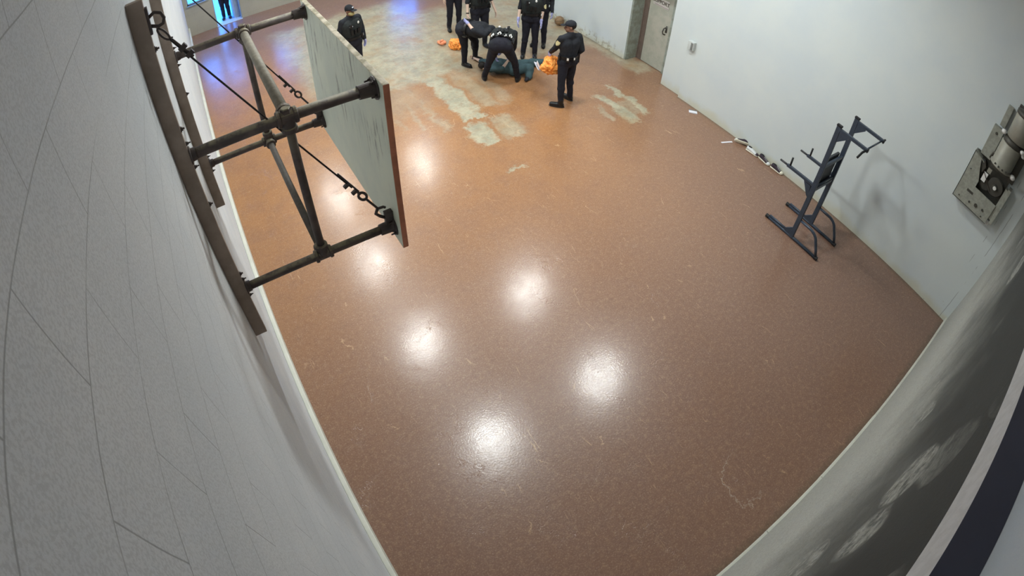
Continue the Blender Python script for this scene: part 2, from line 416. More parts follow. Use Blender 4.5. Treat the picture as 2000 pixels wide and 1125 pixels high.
def board_material():
    n = NT('weathered_backboard_paint'); p = n.obj()
    mp = n.n('ShaderNodeMapping', {'Vector': p, 'Scale': (1, 9, 1.2), 'Rotation': (0.12, 0, 0)})
    st = n.noise(mp.outputs[0], 2.2, 6, 0.75)
    gate = n.ramp(n.noise(p, 2.0, 3), 0.42, 0.6)
    z = n.n('ShaderNodeSeparateXYZ', {0: p}).outputs[2]
    c = n.mix(n.ramp(n.noise(p, 3, 4), 0.3, 0.7), srgb(226, 231, 212), srgb(214, 221, 206))
    c = n.mix(n.math('MULTIPLY', n.math('MULTIPLY', n.ramp(st, 0.50, 0.62), gate), n.math('MULTIPLY', n.ramp(z, 3.1, 3.6), 0.75)), c, srgb(96, 92, 76))
    n.set(Base_Color=c, Roughness=0.55)
    n.bump(n.noise(p, 30, 3), 0.1, 0.004)
    return n.m
M_BOARD = board_material()
M_BEDGE = simple('red_brown_edge_paint', srgb(206, 134, 104), 0.6, var=0.25, scale=9)
M_BTOP = simple('cream_dirty_edge', srgb(206, 196, 176), 0.7, col2=srgb(150, 142, 116), scale=14)
M_DIP = simple('slate_blue_powder_coat', srgb(62, 72, 86), 0.35, 0.2, scale=14, var=0.15)
M_DIPPAD = simple('black_vinyl_pad', srgb(52, 54, 58), 0.5, scale=10)
M_GRIP = simple('black_rubber_grip', srgb(30, 30, 32), 0.6)
M_DOOR = simple('worn_grey_door_paint', srgb(172, 170, 158), 0.6, col2=srgb(158, 160, 148), scale=5, bump=0.1)
M_JAMB = simple('grey_green_jamb_paint', srgb(152, 160, 152), 0.6, col2=srgb(132, 136, 124), scale=9, bump=0.1)
M_BROWN = simple('dark_brown_paint', srgb(112, 98, 90), 0.6, var=0.15, scale=7)
M_HANDLE = simple('dark_steel_handle', srgb(90, 88, 84), 0.4, 0.7)
M_BOXW = simple('pale_grey_enamel', srgb(200, 206, 204), 0.4)
M_BOXD = simple('grey_panel', srgb(120, 124, 122), 0.5)
M_OPER = simple('grey_steel_housing', srgb(158, 160, 150), 0.5, 0.0, col2=srgb(142, 144, 134), scale=16, bump=0.05)
M_OPERD = simple('oily_dark_steel', srgb(82, 80, 74), 0.5, 0.3, scale=12)
M_MOTOR = simple('motor_grey_enamel', srgb(156, 154, 142), 0.45, 0.1, scale=9)
M_LABELW = simple('white_label', srgb(235, 235, 232), 0.5)
M_NAVY = simple('navy_black_coating', srgb(66, 67, 84), 0.5, scale=6)
M_STRIP = simple('pale_grey_ledge_paint', srgb(188, 188, 188), 0.7, scale=30, bump=0.2)
M_UNI = simple('black_uniform_cloth', srgb(40, 42, 48), 0.8, var=0.3, scale=20, bump=0.2, spec=0.25)
M_UNI2 = simple('navy_trouser_cloth', srgb(34, 34, 44), 0.8, var=0.25, scale=20, bump=0.2, spec=0.25)
M_VEST = simple('black_vest_nylon', srgb(38, 42, 42), 0.75, var=0.25, scale=30, bump=0.3, spec=0.3)
M_BOOT = simple('black_boot_leather', srgb(22, 22, 24), 0.35, scale=20)
M_SKIN = simple('skin_light', srgb(206, 178, 160), 0.55, var=0.08)
M_SKIND = simple('skin_brown', srgb(132, 96, 78), 0.55, var=0.08)
M_GLOVE = simple('lilac_nitrile_glove', srgb(158, 160, 205), 0.4, var=0.12, scale=20)
M_BELT = simple('black_belt_leather', srgb(24, 24, 26), 0.4)
M_CHROME = simple('bright_nickel', srgb(240, 240, 236), 0.35, 0.15)
M_GOLD = simple('pale_gold_patch', srgb(216, 208, 160), 0.6)
M_WHITEP = simple('white_marking', srgb(235, 235, 240), 0.6)
M_HAIR = simple('dark_hair', srgb(28, 24, 22), 0.7)
M_MASK = simple('tan_face_mask', srgb(184, 172, 118), 0.7)
M_TEAL = simple('dark_teal_cloth', srgb(62, 86, 92), 0.8, var=0.25, scale=14, bump=0.2)
M_ORANGE = simple('orange_cloth', srgb(255, 176, 92), 0.8, col2=srgb(240, 140, 56), scale=14, bump=0.2)
M_PAPER = simple('white_paper', srgb(232, 232, 240), 0.6, var=0.06)
M_BALL = simple('tan_ball_rubber', srgb(150, 122, 92), 0.6, var=0.2, scale=12, bump=0.2)
M_BALLD = simple('ball_seam_black', srgb(50, 42, 36), 0.6)
M_RUBW = simple('cream_rubber_sole', srgb(225, 220, 200), 0.6)
M_SHOEB = simple('black_canvas', srgb(58, 48, 58), 0.8)
M_SHOEW = simple('white_leather', srgb(226, 230, 232), 0.5)
M_GLASS = NT('clear_glass'); M_GLASS.set(Base_Color=(0.9, 0.97, 1, 1), Roughness=0.02, Transmission_Weight=1.0, IOR=1.1); M_GLASS = M_GLASS.m
M_FRAME = simple('pale_blue_grey_frame', srgb(150, 165, 180), 0.5)
M_LENS = NT('lamp_diffuser'); M_LENS.set(Base_Color=(1, 1, 1, 1), Emission_Color=LAMP_COL + (1,), Emission_Strength=LAMP_E); M_LENS = M_LENS.m
M_HOOD = simple('aluminium_lamp_hood', srgb(190, 192, 194), 0.35, 0.8)
M_FLOOR = floor_material()
M_GROUND = simple('outdoor_concrete', srgb(200, 205, 205), 0.85, scale=2)

# ------------------------------------------------------------------ room shell
FX0, FX1, FY0, FY1 = -0.31, 8.9, -0.55, 16.7
bm = BM(); box(bm, (-0.45, -0.7, -0.1), (9.1, 16.95, 0.0)); mesh_obj('floor', bm, M_FLOOR, kind='structure')
bm = BM(); box(bm, (-0.45, -0.7, CEIL), (9.1, 16.95, CEIL + 0.1)); mesh_obj('ceiling', bm, M_CEIL, kind='structure')
bm = BM(); box(bm, (-0.45, -0.7, 0), (-0.31, 16.95, CEIL)); mesh_obj('wall_left', bm, M_WALL_L, kind='structure')
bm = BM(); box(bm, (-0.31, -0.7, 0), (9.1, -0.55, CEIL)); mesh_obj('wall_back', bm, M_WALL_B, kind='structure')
# right wall: nearer stretch, slightly recessed stretch beyond the jog, door recess
bm = BM()
box(bm, (8.40, -0.55, 0), (9.1, 6.36, CEIL))
box(bm, (8.47, 6.36, 0), (9.1, 6.95, CEIL))
box(bm, (8.92, 6.95, 0), (9.1, 8.20, CEIL))
box(bm, (8.50, 6.95, 2.12), (8.92, 8.20, CEIL))
box(bm, (8.50, 8.20, 0), (9.1, 16.7, CEIL))
mesh_obj('wall_right', bm, M_WALL_R, kind='structure')
# far wall with the door opening and three windows
WIN = [(-0.18, 0.46, 1.0, 2.1), (2.2, 3.0, 1.35, 2.25), (6.2, 7.25, 1.0, 2.0)]
DX0, DX1, DZ = 0.58, 1.40, 2.1
bm = BM()
def wallx(x0, x1, z0, z1): box(bm, (x0, 16.7, z0), (x1, 16.95, z1))
xs = [(-0.31, WIN[0][0]), (WIN[0][1], DX0), (DX1, WIN[1][0]), (WIN[1][1], WIN[2][0]), (WIN[2][1], 8.5)]
for a, b in xs: wallx(a, b, 0, 2.3)
for x0, x1, z0, z1 in WIN:
    wallx(x0, x1, 0, z0); wallx(x0, x1, z1, 2.3)
wallx(DX0, DX1, DZ, 2.3); wallx(-0.31, 8.5, 2.3, CEIL)
mesh_obj('wall_far', bm, M_WALL_F, kind='structure')
for i, (x0, x1, z0, z1) in enumerate(WIN):
    bm = BM(); t = 0.035
    box(bm, (x0, 16.78, z0), (x1, 16.84, z0 + t)); box(bm, (x0, 16.78, z1 - t), (x1, 16.84, z1))
    box(bm, (x0, 16.78, z0), (x0 + t, 16.84, z1)); box(bm, (x1 - t, 16.78, z0), (x1, 16.84, z1))
    wn = mesh_obj('window_%d' % (i + 1), bm, M_FRAME, kind='structure')
    bm = BM(); box(bm, (x0 + t, 16.805, z0 + t), (x1 - t, 16.811, z1 - t)); P('pane', bm, M_GLASS, wn)
    bm = BM(); box(bm, (x0 - 0.03, 16.66, z0 - 0.035), (x1 + 0.03, 16.78, z0)); P('window_sill', bm, M_FRAME, wn)
# low curb at the foot of the left wall, baseboard of the back wall
bm = BM(); box(bm, (-0.31, -0.55, 0), (-0.255, 16.7, 0.30), bevel=0.012); mesh_obj('baseboard_left', bm, M_TRIMW, kind='structure')
bm = BM()
x = -0.25
random.seed(3)
while x < 8.38:
    L = min(random.uniform(1.0, 2.6), 8.395 - x)
    box(bm, (x, -0.55, 0), (x + L - 0.004, -0.525 + random.uniform(-0.004, 0.006), 0.09 + random.uniform(-0.01, 0.01)), bevel=0.004)
    x += L
mesh_obj('baseboard_back', bm, M_TRIMW, kind='structure')
# ledge on the back wall just under the camera
bm = BM(); box(bm, (-0.31, -0.55, 4.435), (8.4, -0.42, 4.55))
lo = mesh_obj('trim_1', bm, M_STRIP, kind='structure')
lo.data.materials.append(M_NAVY)
for f in lo.data.polygons:
    if f.normal.z > 0.5: f.material_index = 1
# threshold strips and doors
bm = BM(); box(bm, (DX0 + 0.0, 16.62, 0.0), (DX1, 16.95, 0.014), bevel=0.003); mesh_obj('trim_2', bm, simple('pale_threshold', srgb(190, 198, 205), 0.5), kind='structure')
d1 = mesh_obj('door_1', (lambda b: (box(b, (8.862, 7.33, 0.015), (8.905, 8.01, 2.04), bevel=0.003), b)[1])(BM()), M_DOOR, kind='structure')
bm = BM(); box(bm, (8.84, 6.95, 0), (8.92, 7.315, 2.12)); box(bm, (8.84, 7.315, 2.05), (8.92, 8.02, 2.12)); box(bm, (8.84, 7.20, 0), (8.85, 7.24, 2.1)); P('door_frame', bm, M_JAMB, d1)
bm = BM(); box(bm, (8.515, 8.165, 0), (8.87, 8.199, 2.12)); box(bm, (8.50, 8.15, 0.0), (8.62, 8.17, 0.16), bevel=0.01); P('door_jamb', bm, M_JAMB, d1)
bm = BM(); box(bm, (8.865, 8.02, 0), (8.915, 8.165, 2.12)); box(bm, (8.85, 8.14, 0), (8.865, 8.165, 2.1)); P('jamb_face', bm, M_BROWN, d1, label='dark brown jamb face')
bm = BM(); tube(bm, [(8.86, 7.43, 0.92), (8.80, 7.44, 0.94), (8.785, 7.45, 1.0), (8.80, 7.44, 1.08), (8.86, 7.42, 1.10)], 0.014, 10)
box(bm, (8.848, 7.39, 0.98), (8.862, 7.43, 1.14)); P('door_handle', bm, M_HANDLE, d1, True)
# small sign with lettering on the door
bm = BM(); box(bm, (8.852, 7.45, 1.50), (8.8615, 7.92, 1.70)); sg = P('door_sign', bm, simple('faded_sign_plate', srgb(186, 182, 176), 0.6), d1, label='faded white sign plate')
def text_mesh(txt, size, M, mat, parent, name):
    cu = bpy.data.curves.new('t', 'FONT'); cu.body = txt; cu.size = size; cu.extrude = 0.002; cu.align_x = 'CENTER'; cu.align_y = 'CENTER'; cu.offset = 0.003
    o = bpy.data.objects.new('t', cu); COL.objects.link(o); bpy.context.view_layer.update()
    dg = bpy.context.evaluated_depsgraph_get(); me = bpy.data.meshes.new_from_object(o.evaluated_get(dg), depsgraph=dg)
    bm = BM(); bm.from_mesh(me); bpy.data.objects.remove(o); bpy.data.meshes.remove(me)
    bmesh.ops.transform(bm, matrix=M, verts=bm.verts)
    return P(name, bm, mat, parent)
Mt = Matrix(((0, 0, -1, 8.8505), (-1, 0, 0, 7.685), (0, 1, 0, 1.61), (0, 0, 0, 1)))
text_mesh('SUPPORT', 0.115, Mt, simple('dark_sign_ink', srgb(78, 72, 64), 0.6), sg, 'lettering')
bm = BM(); box(bm, (8.8505, 7.47, 1.515), (8.853, 7.86, 1.53)); P('underline', bm, simple('faded_pink_ink', srgb(160, 140, 146), 0.6), sg)
# far door: leaf swung outward, frame
d2 = mesh_obj('door_2', (lambda b: (box(b, (1.17, 16.96, 0.01), (1.215, 17.75, 2.05), bevel=0.003), b)[1])(BM()), simple('pale_blue_door_paint', srgb(170, 190, 210), 0.5), kind='structure')
bm = BM(); box(bm, (DX0, 16.72, 0.014), (DX0 + 0.03, 16.9, DZ)); box(bm, (DX1 - 0.03, 16.72, 0.014), (DX1, 16.9, DZ)); box(bm, (DX0 + 0.03, 16.72, DZ - 0.04), (DX1 - 0.03, 16.9, DZ)); P('door_frame', bm, M_FRAME, d2)
bm = BM(); box(bm, (1.215, 16.93, 0.016), (1.372, 16.955, 2.05)); P('side_panel', bm, M_FRAME, d2)
bm = BM(); box(bm, (1.10, 17.6, 1.0), (1.17, 17.63, 1.03)); box(bm, (1.09, 17.55, 1.0), (1.11, 17.68, 1.03)); P('door_handle', bm, M_HANDLE, d2)
bm = BM(); box(bm, (-12, 16.95, -0.12), (20, 45, -0.02)); mesh_obj('outside_ground', bm, M_GROUND, kind='structure')

# ------------------------------------------------------------------ ceiling lamps (mirrored in the polished floor)
lamp_names = ['nearest left ceiling lamp, mirrored lowest in the floor', 'nearest right ceiling lamp, mirrored low on the floor at right',
    'second lamp of the left row, mirrored left of the middle of the floor', 'second lamp of the right row, mirrored in the middle of the floor',
    'third lamp of the left row, mirrored just right of the backboard foot', 'fourth lamp of the left row, mirrored through the backboard frame',
    'farthest lamp of the right row, mirrored alone beyond the backboard edge']
for (lx, ly), nm in zip(LAMPS, lamp_names):
    t = thing('ceiling_lamp', 'round hooded ' + nm, 'lamp', (lx, ly, CEIL), 'round lamps under the ceiling')
    bm = BM(); lathe(bm, [(0.26, -0.02), (0.27, 0.02), (0.20, 0.14), (0.09, 0.20), (0.09, 0.27)], (lx, ly, LAMP_Z)); P('lamp_hood', bm, M_HOOD, t, True)
    bm = BM(); lathe(bm, [(0.235, -0.03), (0.235, -0.021)], (lx, ly, LAMP_Z), seg=32); P('lamp_lens', bm, M_LENS, t)
    bm = BM(); tube(bm, [(lx, ly, LAMP_Z + 0.26), (lx, ly, CEIL)], 0.02, 8); P('stem', bm, M_IRON, t)
# ------------------------------------------------------------------ basketball backboard on its wall frame
BY = (2.57, 4.13); BX = 0.835; ZT, ZB = 3.955, 2.925; MX = 0.325
bb = thing('basketball_backboard', 'weathered rectangular basketball backboard on a pipe frame bolted to the left wall', 'basketball backboard', (-0.31, 3.35, 2.5))
bm = BM(); box(bm, (BX - 0.004, 2.445, 2.81), (BX + 0.036, 4.265, 4.025), bevel=0.006)
bd = P('board', bm, M_BOARD, bb)
bd.data.materials.append(M_BEDGE); bd.data.materials.append(M_BTOP)
for f in bd.data.polygons:
    if f.normal.y < -0.5 or f.normal.z < -0.5: f.material_index = 1
    elif f.normal.z > 0.5: f.material_index = 2
def bolt(bm, c, axis, r=0.014, h=0.016, stud=0.012):
    lathe(bm, [(r * 1.5, -0.002), (r * 1.5, 0.004)], c, axis, 16)
    lathe(bm, [(r, 0.003), (r, h)], c, axis, 6)
    lathe(bm, [(r * 0.5, h - 0.002), (r * 0.5, h + stud)], c, axis, 10)
for y in BY:
    bm = BM(); box(bm, (-0.31, y - 0.021, 2.48), (-0.225, y + 0.021, 4.85), bevel=0.004)
    rl = P('wall_rail', bm, M_RAIL, bb)
    for z in (3.05, 3.62, 4.12, 4.58):
        bm = BM(); bolt(bm, (-0.225, y, z), (1, 0, 0), 0.011, 0.012, 0.01); P('bolt', bm, M_IRON, rl)
    # arms from the rail to the board, through a tee, ending in a flange
    for z, r in ((ZT, 0.031), (ZB, 0.028)):
        bm = BM(); tube(bm, [(-0.215, y, z), (BX - 0.02, y, z)], r, 16)
        arm = P('pipe_arm', bm, M_PIPE, bb, True)
        bm = BM(); lathe(bm, [(0.052, 0), (0.052, 0.006), (0.037, 0.01), (0.035, 0.035)], (-0.224, y, z), (1, 0, 0)); P('wall_flange', bm, M_IRON, arm)
        for k in (-1, 1):
            bm = BM(); bolt(bm, (-0.222, y, z + k * 0.075), (1, 0, 0), 0.008, 0.012); P('bolt', bm, M_IRON, arm)
        bm = BM(); lathe(bm, [(r + 0.012, -0.06), (r + 0.016, -0.055), (r + 0.016, -0.04), (r + 0.008, -0.035), (r + 0.008, 0.035), (r + 0.016, 0.04), (r + 0.016, 0.055), (r + 0.012, 0.06)], (MX, y, z), (1, 0, 0), 18)
        up = -1 if z == ZT else 1
        lathe(bm, [(r + 0.008, 0.0), (r + 0.008, 0.055), (r + 0.015, 0.06), (r + 0.015, 0.085), (r + 0.01, 0.09)], (MX, y, z), (0, 0, up), 18)
        yd = 1 if y == BY[0] else -1
        lathe(bm, [(r + 0.008, 0.0), (r + 0.008, 0.055), (r + 0.015, 0.06), (r + 0.015, 0.085), (r + 0.01, 0.09)], (MX, y, z), (0, yd, 0), 18)
        if z == ZT: lathe(bm, [(0.03, 0), (0.03, 0.055), (0.024, 0.06)], (MX, y, z), (0, 0, 1), 6)
        P('pipe_fitting', bm, M_PIPE, bb)
        bm = BM(); lathe(bm, [(r + 0.01, -0.10), (r + 0.012, -0.07), (r + 0.014, -0.03), (0.048, -0.012), (0.070, -0.008), (0.070, -0.001)], (BX - 0.005, y, z), (1, 0, 0), 20)
        for a in range(4):
            an = a * math.pi / 2 + 0.5
            c = Vector((BX - 0.012, y + 0.058 * math.cos(an), z + 0.058 * math.sin(an)))
            bolt(bm, c, (-1, 0, 0), 0.011, 0.014, 0.022)
        P('board_flange', bm, M_IRON, bb)
    bm = BM(); tube(bm, [(MX, y, ZT - 0.03), (MX, y, ZB + 0.03)], 0.026, 14); P('upright_pipe', bm, M_PIPE, bb, True)
bm = BM(); tube(bm, [(MX, BY[0] + 0.04, ZT), (MX, BY[1] - 0.04, ZT)], 0.033, 16); P('cross_pipe', bm, M_PIPEL, bb, True, 'dusty top cross pipe, tinted pale for light from above')
bm = BM(); tube(bm, [(MX, BY[0] + 0.04, ZB), (MX, BY[1] - 0.04, ZB)], 0.026, 16); P('cross_pipe', bm, M_PIPEM, bb, True)
# diagonal stay cables with hooks, clips and turnbuckles
for y in BY:
    a = Vector((-0.225, y, 4.735)); b = Vector((BX - 0.02, y, 2.985)); d = (b - a).normalized(); yv = Vector((0, 1, 0)); nn = d.cross(yv)
    t0, t1 = 0.16, (b - a).length - 0.42
    bm = BM(); tube(bm, [a + d * t0, a + d * (t0 + 0.25), a + d * t1], 0.0055, 8)
    cb = P('stay_cable', bm, M_CABLE, bb, True)
    # eye bolt and hook plate on the rail
    bm = BM(); box(bm, (-0.226, y - 0.019, 4.66), (-0.212, y + 0.019, 4.80), bevel=0.003)
    pts = [Vector((-0.215, y, 4.745)), Vector((-0.185, y, 4.76)), Vector((-0.155, y, 4.745)), Vector((-0.145, y, 4.715)), Vector((-0.155, y, 4.69)), Vector((-0.18, y, 4.685)), Vector((-0.215, y, 4.70))]
    tube(bm, pts, 0.009, 10)
    P('cable_hook', bm, M_IRON, bb, True)
    # thimble loop plus doubled cable at the top
    bm = BM(); c = a + d * 0.115
    loop = [c + d * (0.042 * math.cos(t)) + nn * (0.013 * math.sin(t)) for t in [i * math.pi / 8 for i in range(17)]]
    tube(bm, loop, 0.006, 8); tube(bm, [c + d * 0.05 + nn * 0.006, c + d * 0.2 + nn * 0.011], 0.006, 8)
    P('cable_thimble', bm, M_IRON, cb, True)
    for t in (0.24, 0.29):
        bm = BM(); q = a + d * t; box(bm, (-0.012, -0.012, -0.012), (0.012, 0.012, 0.03), Matrix.Translation(q) @ Matrix((d.to_tuple(), yv.to_tuple(), nn.to_tuple())).transposed().to_4x4()); P('cable_clip', bm, M_IRON, cb)
    # lower end: two clips, eye, turnbuckle rod, shackle
    for t in (0.02, 0.10):
        bm = BM(); q = a + d * (t1 + t - 0.06)
        box(bm, (-0.010, -0.010, -0.03), (0.010, 0.010, 0.012), Matrix.Translation(q) @ Matrix((d.to_tuple(), yv.to_tuple(), nn.to_tuple())).transposed().to_4x4()); P('cable_clip', bm, M_IRON, cb)
    bm = BM(); c = a + d * (t1 + 0.11)
    tube(bm, [a + d * (t1 - 0.15) + nn * 0.01, a + d * (t1 + 0.06) + nn * 0.008], 0.006, 8)
    loop = [c + d * (0.034 * math.cos(t)) + nn * (0.022 * math.sin(t)) for t in [i * math.pi / 8 for i in range(17)]]
    tube(bm, loop, 0.009, 8)
    tube(bm, [a + d * (t1 + 0.045), a + d * (t1 + 0.085)], 0.008, 8)
    tube(bm, [c + d * 0.035, c + d * 0.16], 0.008, 8)
    P('turnbuckle', bm, M_IRON, cb, True)
    bm = BM(); c2 = c + d * 0.185
    tube(bm, [c2 - d * 0.025 + nn * 0.0, c2 + nn * -0.035, c2 + d * 0.04 + nn * -0.03, b + d * 0.0], 0.011, 8)
    tube(bm, [c2 - d * 0.02, c2 + nn * 0.03, c2 + d * 0.015 + nn * 0.035], 0.009, 8)
    box(bm, (BX - 0.06, y - 0.02, 2.96), (BX - 0.005, y + 0.02, 3.06), bevel=0.004)
    P('shackle', bm, M_IRON, cb, True)

# ------------------------------------------------------------------ dip and pull-up station
ds = thing('dip_station', 'dark blue steel dip and pull-up station standing near the right wall', 'exercise station', (7.35, 2.35, 0))
def sq(bm, a, b, wx, wz, bev=0.006):
    a = Vector(a); b = Vector(b); x, y, d = frame(b - a)
    L = (b - a).length
    M = Matrix((x, y, d)).transposed().to_4x4(); M.translation = (a + b) / 2
    box(bm, (-wx / 2, -wz / 2, -L / 2), (wx / 2, wz / 2, L / 2), M, bev)
for i, x in enumerate((7.03, 7.67)):
    s = -1 if i == 0 else 1
    bm = BM(); tube(bm, [(x, 2.90, 0.03), (x, 1.78, 0.03)], 0.026, 12)
    bs = P('base_rail', bm, M_DIP, ds, True)
    for yy in (2.88, 1.80):
        bm = BM(); lathe(bm, [(0.033, -0.03), (0.033, 0.03)], (x, yy, 0.031), (0, 1, 0), 16); P('rubber_foot', bm, M_GRIP, bs)
    bm = BM(); tube(bm, [(x, 2.84, 0.075), (x, 2.44, 0.075)], 0.020, 10); P('foot_bar', bm, M_DIP, ds, True)
    bm = BM(); sq(bm, (x, 2.345, 0.03), (x, 2.385, 2.165), 0.05, 0.075)
    po = P('post', bm, M_DIP, ds)
    bm = BM(); box(bm, (x - 0.028, 2.34, 2.155), (x + 0.028, 2.43, 2.185), bevel=0.008); P('post_cap', bm, M_GRIP, po)
    # base gusset
    for (pts, nm) in (([(2.38, 0.02), (2.52, 0.06), (2.50, 0.10), (2.385, 0.20)], 'base_gusset'), ([(2.42, 1.03), (2.56, 1.05), (2.43, 0.86), (2.38, 0.82)], 'arm_gusset'), ([(2.36, 1.90), (2.19, 2.06), (2.19, 2.10), (2.36, 2.13)], 'top_gusset')):
        bm = BM()
        A = [bm.verts.new((x - 0.02, p[0], p[1])) for p in pts]; B = [bm.verts.new((x + 0.02, p[0], p[1])) for p in pts]
        bm.faces.new(A); bm.faces.new(B[::-1])
        for k in range(len(A)): bm.faces.new((A[k], A[(k + 1) % len(A)], B[(k + 1) % len(A)], B[k]))
        P(nm, bm, M_DIP, po)
    # curved rear brace
    bm = BM(); pts = [(x, 2.34, 0.40), (x, 2.12, 0.395)]
    for k in range(1, 8):
        t = k / 8 * math.pi / 2 * 0.9; pts.append((x, 2.12 - 0.16 * math.sin(t) * 1.2, 0.395 - 0.16 * (1 - math.cos(t))))
    pts += [(x, 1.86, 0.15), (x, 1.81, 0.04)]
    tube(bm, pts, 0.024, 12); P('rear_brace', bm, M_DIP, ds, True)
    # dip arm with upright grip
    bm = BM(); sq(bm, (x, 2.40, 1.07), (x, 2.92, 1.07), 0.045, 0.045)
    ar = P('dip_arm', bm, M_DIP, ds)
    bm = BM(); tube(bm, [(x, 2.90, 1.07), (x, 3.06, 1.07)], 0.017, 10); P('hand_grip', bm, M_DIPPAD, ar, True)
    bm = BM(); tube(bm, [(x, 2.87, 1.08), (x, 2.875, 1.235)], 0.016, 10); P('upright_grip', bm, M_GRIP, ar, True)
    # pull-up arm
    bm = BM(); sq(bm, (x, 2.36, 2.115), (x, 1.86, 2.115), 0.045, 0.05)
    pa = P('pull_up_arm', bm, M_DIP, ds)
    bm = BM(); box(bm, (x - 0.026, 1.845, 2.085), (x + 0.026, 1.865, 2.145), bevel=0.006); P('end_cap', bm, M_GRIP, pa)
    bm = BM(); tube(bm, [(x + s * 0.02, 1.88, 2.10), (x + s * 0.10, 1.89, 2.09), (x + s * 0.20, 1.90, 2.02 if i == 0 else 2.06)] if i == 0 else [(x + 0.02, 1.88, 2.11), (x + 0.10, 1.87, 2.11)], 0.017, 10); P('pull_up_grip', bm, M_GRIP, pa, True)
bm = BM(); tube(bm, [(7.03, 1.885, 2.11), (7.67, 1.885, 2.11)], 0.014, 10); P('pull_up_bar', bm, M_DIP, ds, True)
bm = BM(); tube(bm, [(7.03, 2.36, 1.05), (7.67, 2.36, 1.05)], 0.022, 10); P('cross_tube', bm, M_DIP, ds, True)
bm = BM(); box(bm, (7.10, 2.395, 0.92), (7.60, 2.44, 1.52), bevel=0.012); P('back_pad', bm, M_DIPPAD, ds)
bm = BM(); sq(bm, (7.06, 2.355, 1.0), (7.64, 2.355, 1.0), 0.04, 0.06); P('pad_bracket', bm, M_DIP, ds)
bm = BM(); sq(bm, (7.06, 2.36, 1.45), (7.64, 2.36, 1.45), 0.04, 0.06); P('pad_bracket', bm, M_DIP, ds)

# ------------------------------------------------------------------ shutter motor unit on the right wall by the near corner
mo = thing('shutter_motor', 'grey motor unit with upright drums and open housing, high on the right wall', 'motor unit', (8.4, 0.25, 1.89))
XF = 8.24
def prism(bm, pts, x0, x1):
    A = [bm.verts.new((x0, p[0], p[1])) for p in pts]; B = [bm.verts.new((x1, p[0], p[1])) for p in pts]
    bm.faces.new(A); bm.faces.new(B[::-1])
    for k in range(len(A)): bm.faces.new((A[k], A[(k + 1) % len(A)], B[(k + 1) % len(A)], B[k]))
# housing: L-shaped front with an open upper right bay
bm = BM()
prism(bm, [(0.60, 1.95), (-0.10, 1.95), (-0.10, 2.31), (0.335, 2.31), (0.335, 2.42), (0.42, 2.62), (0.46, 2.74), (0.61, 2.80)], XF, XF + 0.012)
prism(bm, [(0.60, 1.95), (0.59, 1.95), (0.60, 2.80), (0.61, 2.80)], XF, 8.4)
prism(bm, [(0.60, 1.95), (-0.10, 1.95), (-0.10, 1.96), (0.60, 1.96)], XF, 8.4)
prism(bm, [(0.61, 2.80), (0.61, 2.79), (0.40, 2.72), (0.40, 2.73)], XF, 8.4)
hs = P('housing', bm, M_OPER, mo)
bm = BM(); box(bm, (8.37, -0.10, 1.96), (8.398, 0.59, 2.80)); P('back_plate', bm, M_OPERD, mo)
bm = BM(); prism(bm, [(0.43, 2.17), (0.43, 2.21), (0.31, 2.21), (0.31, 2.17)], XF - 0.004, XF + 0.002); P('slot', bm, M_OPERD, hs)
bm = BM(); prism(bm, [(0.46, 2.76), (0.42, 2.64), (0.36, 2.56), (0.34, 2.68), (0.40, 2.76)], XF + 0.03, 8.38); P('cam_cover', bm, M_OPERD, mo)
for (y, z, r) in ((0.30, 2.05, 0.018), (0.18, 2.08, 0.030), (0.05, 2.10, 0.02), (0.50, 2.02, 0.010), (0.02, 2.0, 0.012), (0.54, 2.5, 0.008)):
    bm = BM(); lathe(bm, [(r, 0), (r, 0.014), (r * 0.6, 0.016)], (XF, y, z), (-1, 0, 0), 12); P('knockout', bm, M_OPERD, hs)
# pulley, belt and label in the bay
bm = BM(); lathe(bm, [(0.135, 0), (0.14, 0.012), (0.12, 0.02), (0.12, 0.035), (0.14, 0.045), (0.135, 0.055), (0.05, 0.058), (0.045, 0.09)], (8.31, 0.06, 2.53), (-1, 0, 0), 28); P('pulley', bm, M_OPERD, mo, False)
bm = BM(); lathe(bm, [(0.03, 0), (0.03, 0.02)], (8.225, 0.06, 2.53), (-1, 0, 0), 12); P('hub', bm, M_CHROME, mo)
bm = BM(); lathe(bm, [(0.09, 0), (0.09, 0.03)], (8.33, 0.22, 2.44), (-1, 0, 0), 20); P('idler_wheel', bm, M_OPERD, mo)
bm = BM(); box(bm, (8.24, 0.25, 2.47), (8.252, 0.325, 2.62)); P('label_plate', bm, M_LABELW, mo)
bm = BM(); box(bm, (8.24, 0.23, 2.64), (8.252, 0.30, 2.72)); P('junction_cover', bm, M_MOTOR, mo)
bm = BM(); tube(bm, [(8.235, 0.34, 2.62), (8.235, 0.10, 2.42)], 0.006, 6); P('wire', bm, M_IRON, mo)
# side channel at the right
bm = BM(); box(bm, (8.22, -0.20, 2.02), (8.40, -0.145, 2.68), bevel=0.004); box(bm, (8.26, -0.145, 2.06), (8.38, -0.10, 2.64)); P('side_channel', bm, M_OPER, mo)
bm = BM(); box(bm, (8.30, -0.15, 1.93), (8.37, -0.09, 2.02), bevel=0.01); P('cable_gland', bm, M_LABELW, mo)
